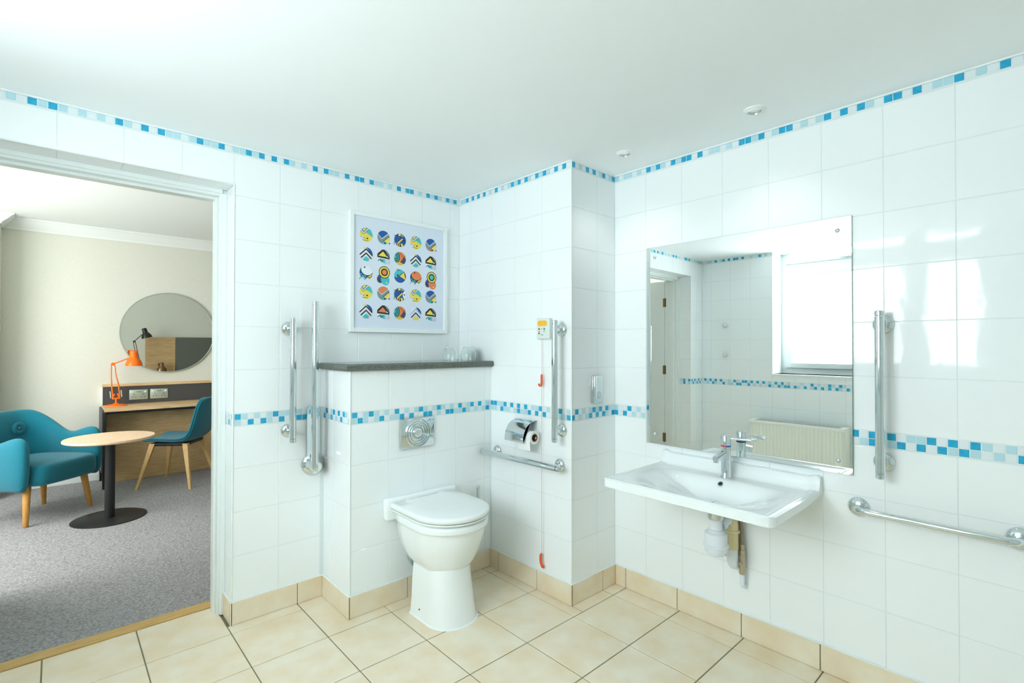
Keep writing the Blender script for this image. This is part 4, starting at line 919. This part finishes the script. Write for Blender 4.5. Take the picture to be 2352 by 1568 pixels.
def slab(o1, o2, grow=0):
    a, b = sheet(o1, grow), sheet(o2, grow); mb = MB()
    A1 = [[mb.bm.verts.new(p) for p in r] for r in a]; B1 = [[mb.bm.verts.new(p) for p in r] for r in b]; n, m_ = len(A1), 13
    for i in range(n-1):
        for j in range(m_-1):
            mb.bm.faces.new([A1[i][j], A1[i][j+1], A1[i+1][j+1], A1[i+1][j]]); mb.bm.faces.new([B1[i][j], B1[i+1][j], B1[i+1][j+1], B1[i][j+1]])
        mb.bm.faces.new([A1[i][0], A1[i+1][0], B1[i+1][0], B1[i][0]]); mb.bm.faces.new([A1[i][-1], B1[i][-1], B1[i+1][-1], A1[i+1][-1]])
    for j in range(m_-1):
        mb.bm.faces.new([A1[0][j], B1[0][j], B1[0][j+1], A1[0][j+1]]); mb.bm.faces.new([A1[-1][j], A1[-1][j+1], B1[-1][j+1], B1[-1][j]])
    return mb
o = slab(-.0, .022).build('padded_shell', 'teal', t, 70); sb = o.modifiers.new('soften', 'SUBSURF'); sb.levels = 1; sb.render_levels = 2
o = slab(.022, .036, -.004).build('outer_shell', 'teal', t, 70); sb = o.modifiers.new('soften', 'SUBSURF'); sb.levels = 1; sb.render_levels = 2
MB().box((-.17, -.17, .405), (.17, .17, .437), .012, 2).build('under_frame', 'black', t, 40)
for x, y in ((.245, .245), (.245, -.245), (-.245, .245), (-.245, -.245)):
    p1 = Vector((x, y, .002)); p0 = Vector((x*.62, y*.62, .43)); d = (p0-p1)
    fx_, fy_ = math.copysign(1, x), math.copysign(1, y)
    mb = MB().loft([[(p.x+a*w, p.y+b*w2, p.z) for a, b in ((-1, -1), (1, -1), (1, 1), (-1, 1))] for p, w, w2 in ((p1, .010, .010), (p1+d*.5, .016, .014), (p0, .024, .018))])
    mb.build('leg', 'ash', t, 30)

# headboard and lamps that show in the round mirror
t = thing('headboard', 'oak and grey padded bed headboard reflected in the round mirror', 'headboard', (1.9, 3.12, 0))
MB().box((1.11, 3.112, 0.01), (1.535, 3.15, 1.54), .003, 1).build('wood_panel', 'oak', t, 30)
MB().box((1.537, 3.112, .01), (3.3, 3.165, 1.54), .012, 3).build('padded_panel', 'headg', t, 40)
t = thing('bedside_cabinet', 'oak bedside cabinet under the black lamp by the doorway', 'cabinet', (1.0, 3.3, 0))
MB().box((.80, 3.17, .05), (1.36, 3.5, .70), .003, 1).build('body', 'oak', t, 30); MB().box((.81, 3.5, .40), (1.35, 3.515, .68), .002, 1).build('drawer', 'oakh', t, 30)
MB().box((.82, 3.19, .003), (1.34, 3.48, .05)).build('plinth', 'char', t, None)
desk_lamp('black spring-arm lamp reflected in the round mirror', (1.07, 3.33, .70), (.945, 3.33, 1.465), (1.115, 3.33, 1.525), (-.28, 0, 1), 'lampb')
t = thing('reading_lamp', 'bronze reading lamp on the headboard reflected in the round mirror', 'lamp', (1.31, 3.15, 1.06))
MB().lathe([(0, .014), (.028, .013), (.032, .004), (.032, 0)], (1.318, 3.1505, 1.075), (0, 1, 0), 28).build('wall_rose', 'lampz', t, 50)
MB().tube([(1.318, 3.16, 1.075), (1.29, 3.19, 1.07), (1.30, 3.225, 1.065)], .009, 12).build('arm', 'lampz', t, 60)
MB().lathe([(.0, .150), (.022, .149), (.030, .14), (.032, .09), (.04, .078), (.055, .06), (.066, .035), (.070, 0), (.067, 0), (.06, .03)], (1.325, 3.25, .965), (0, 0, 1), 40).build('shade', 'lampz', t, 60)
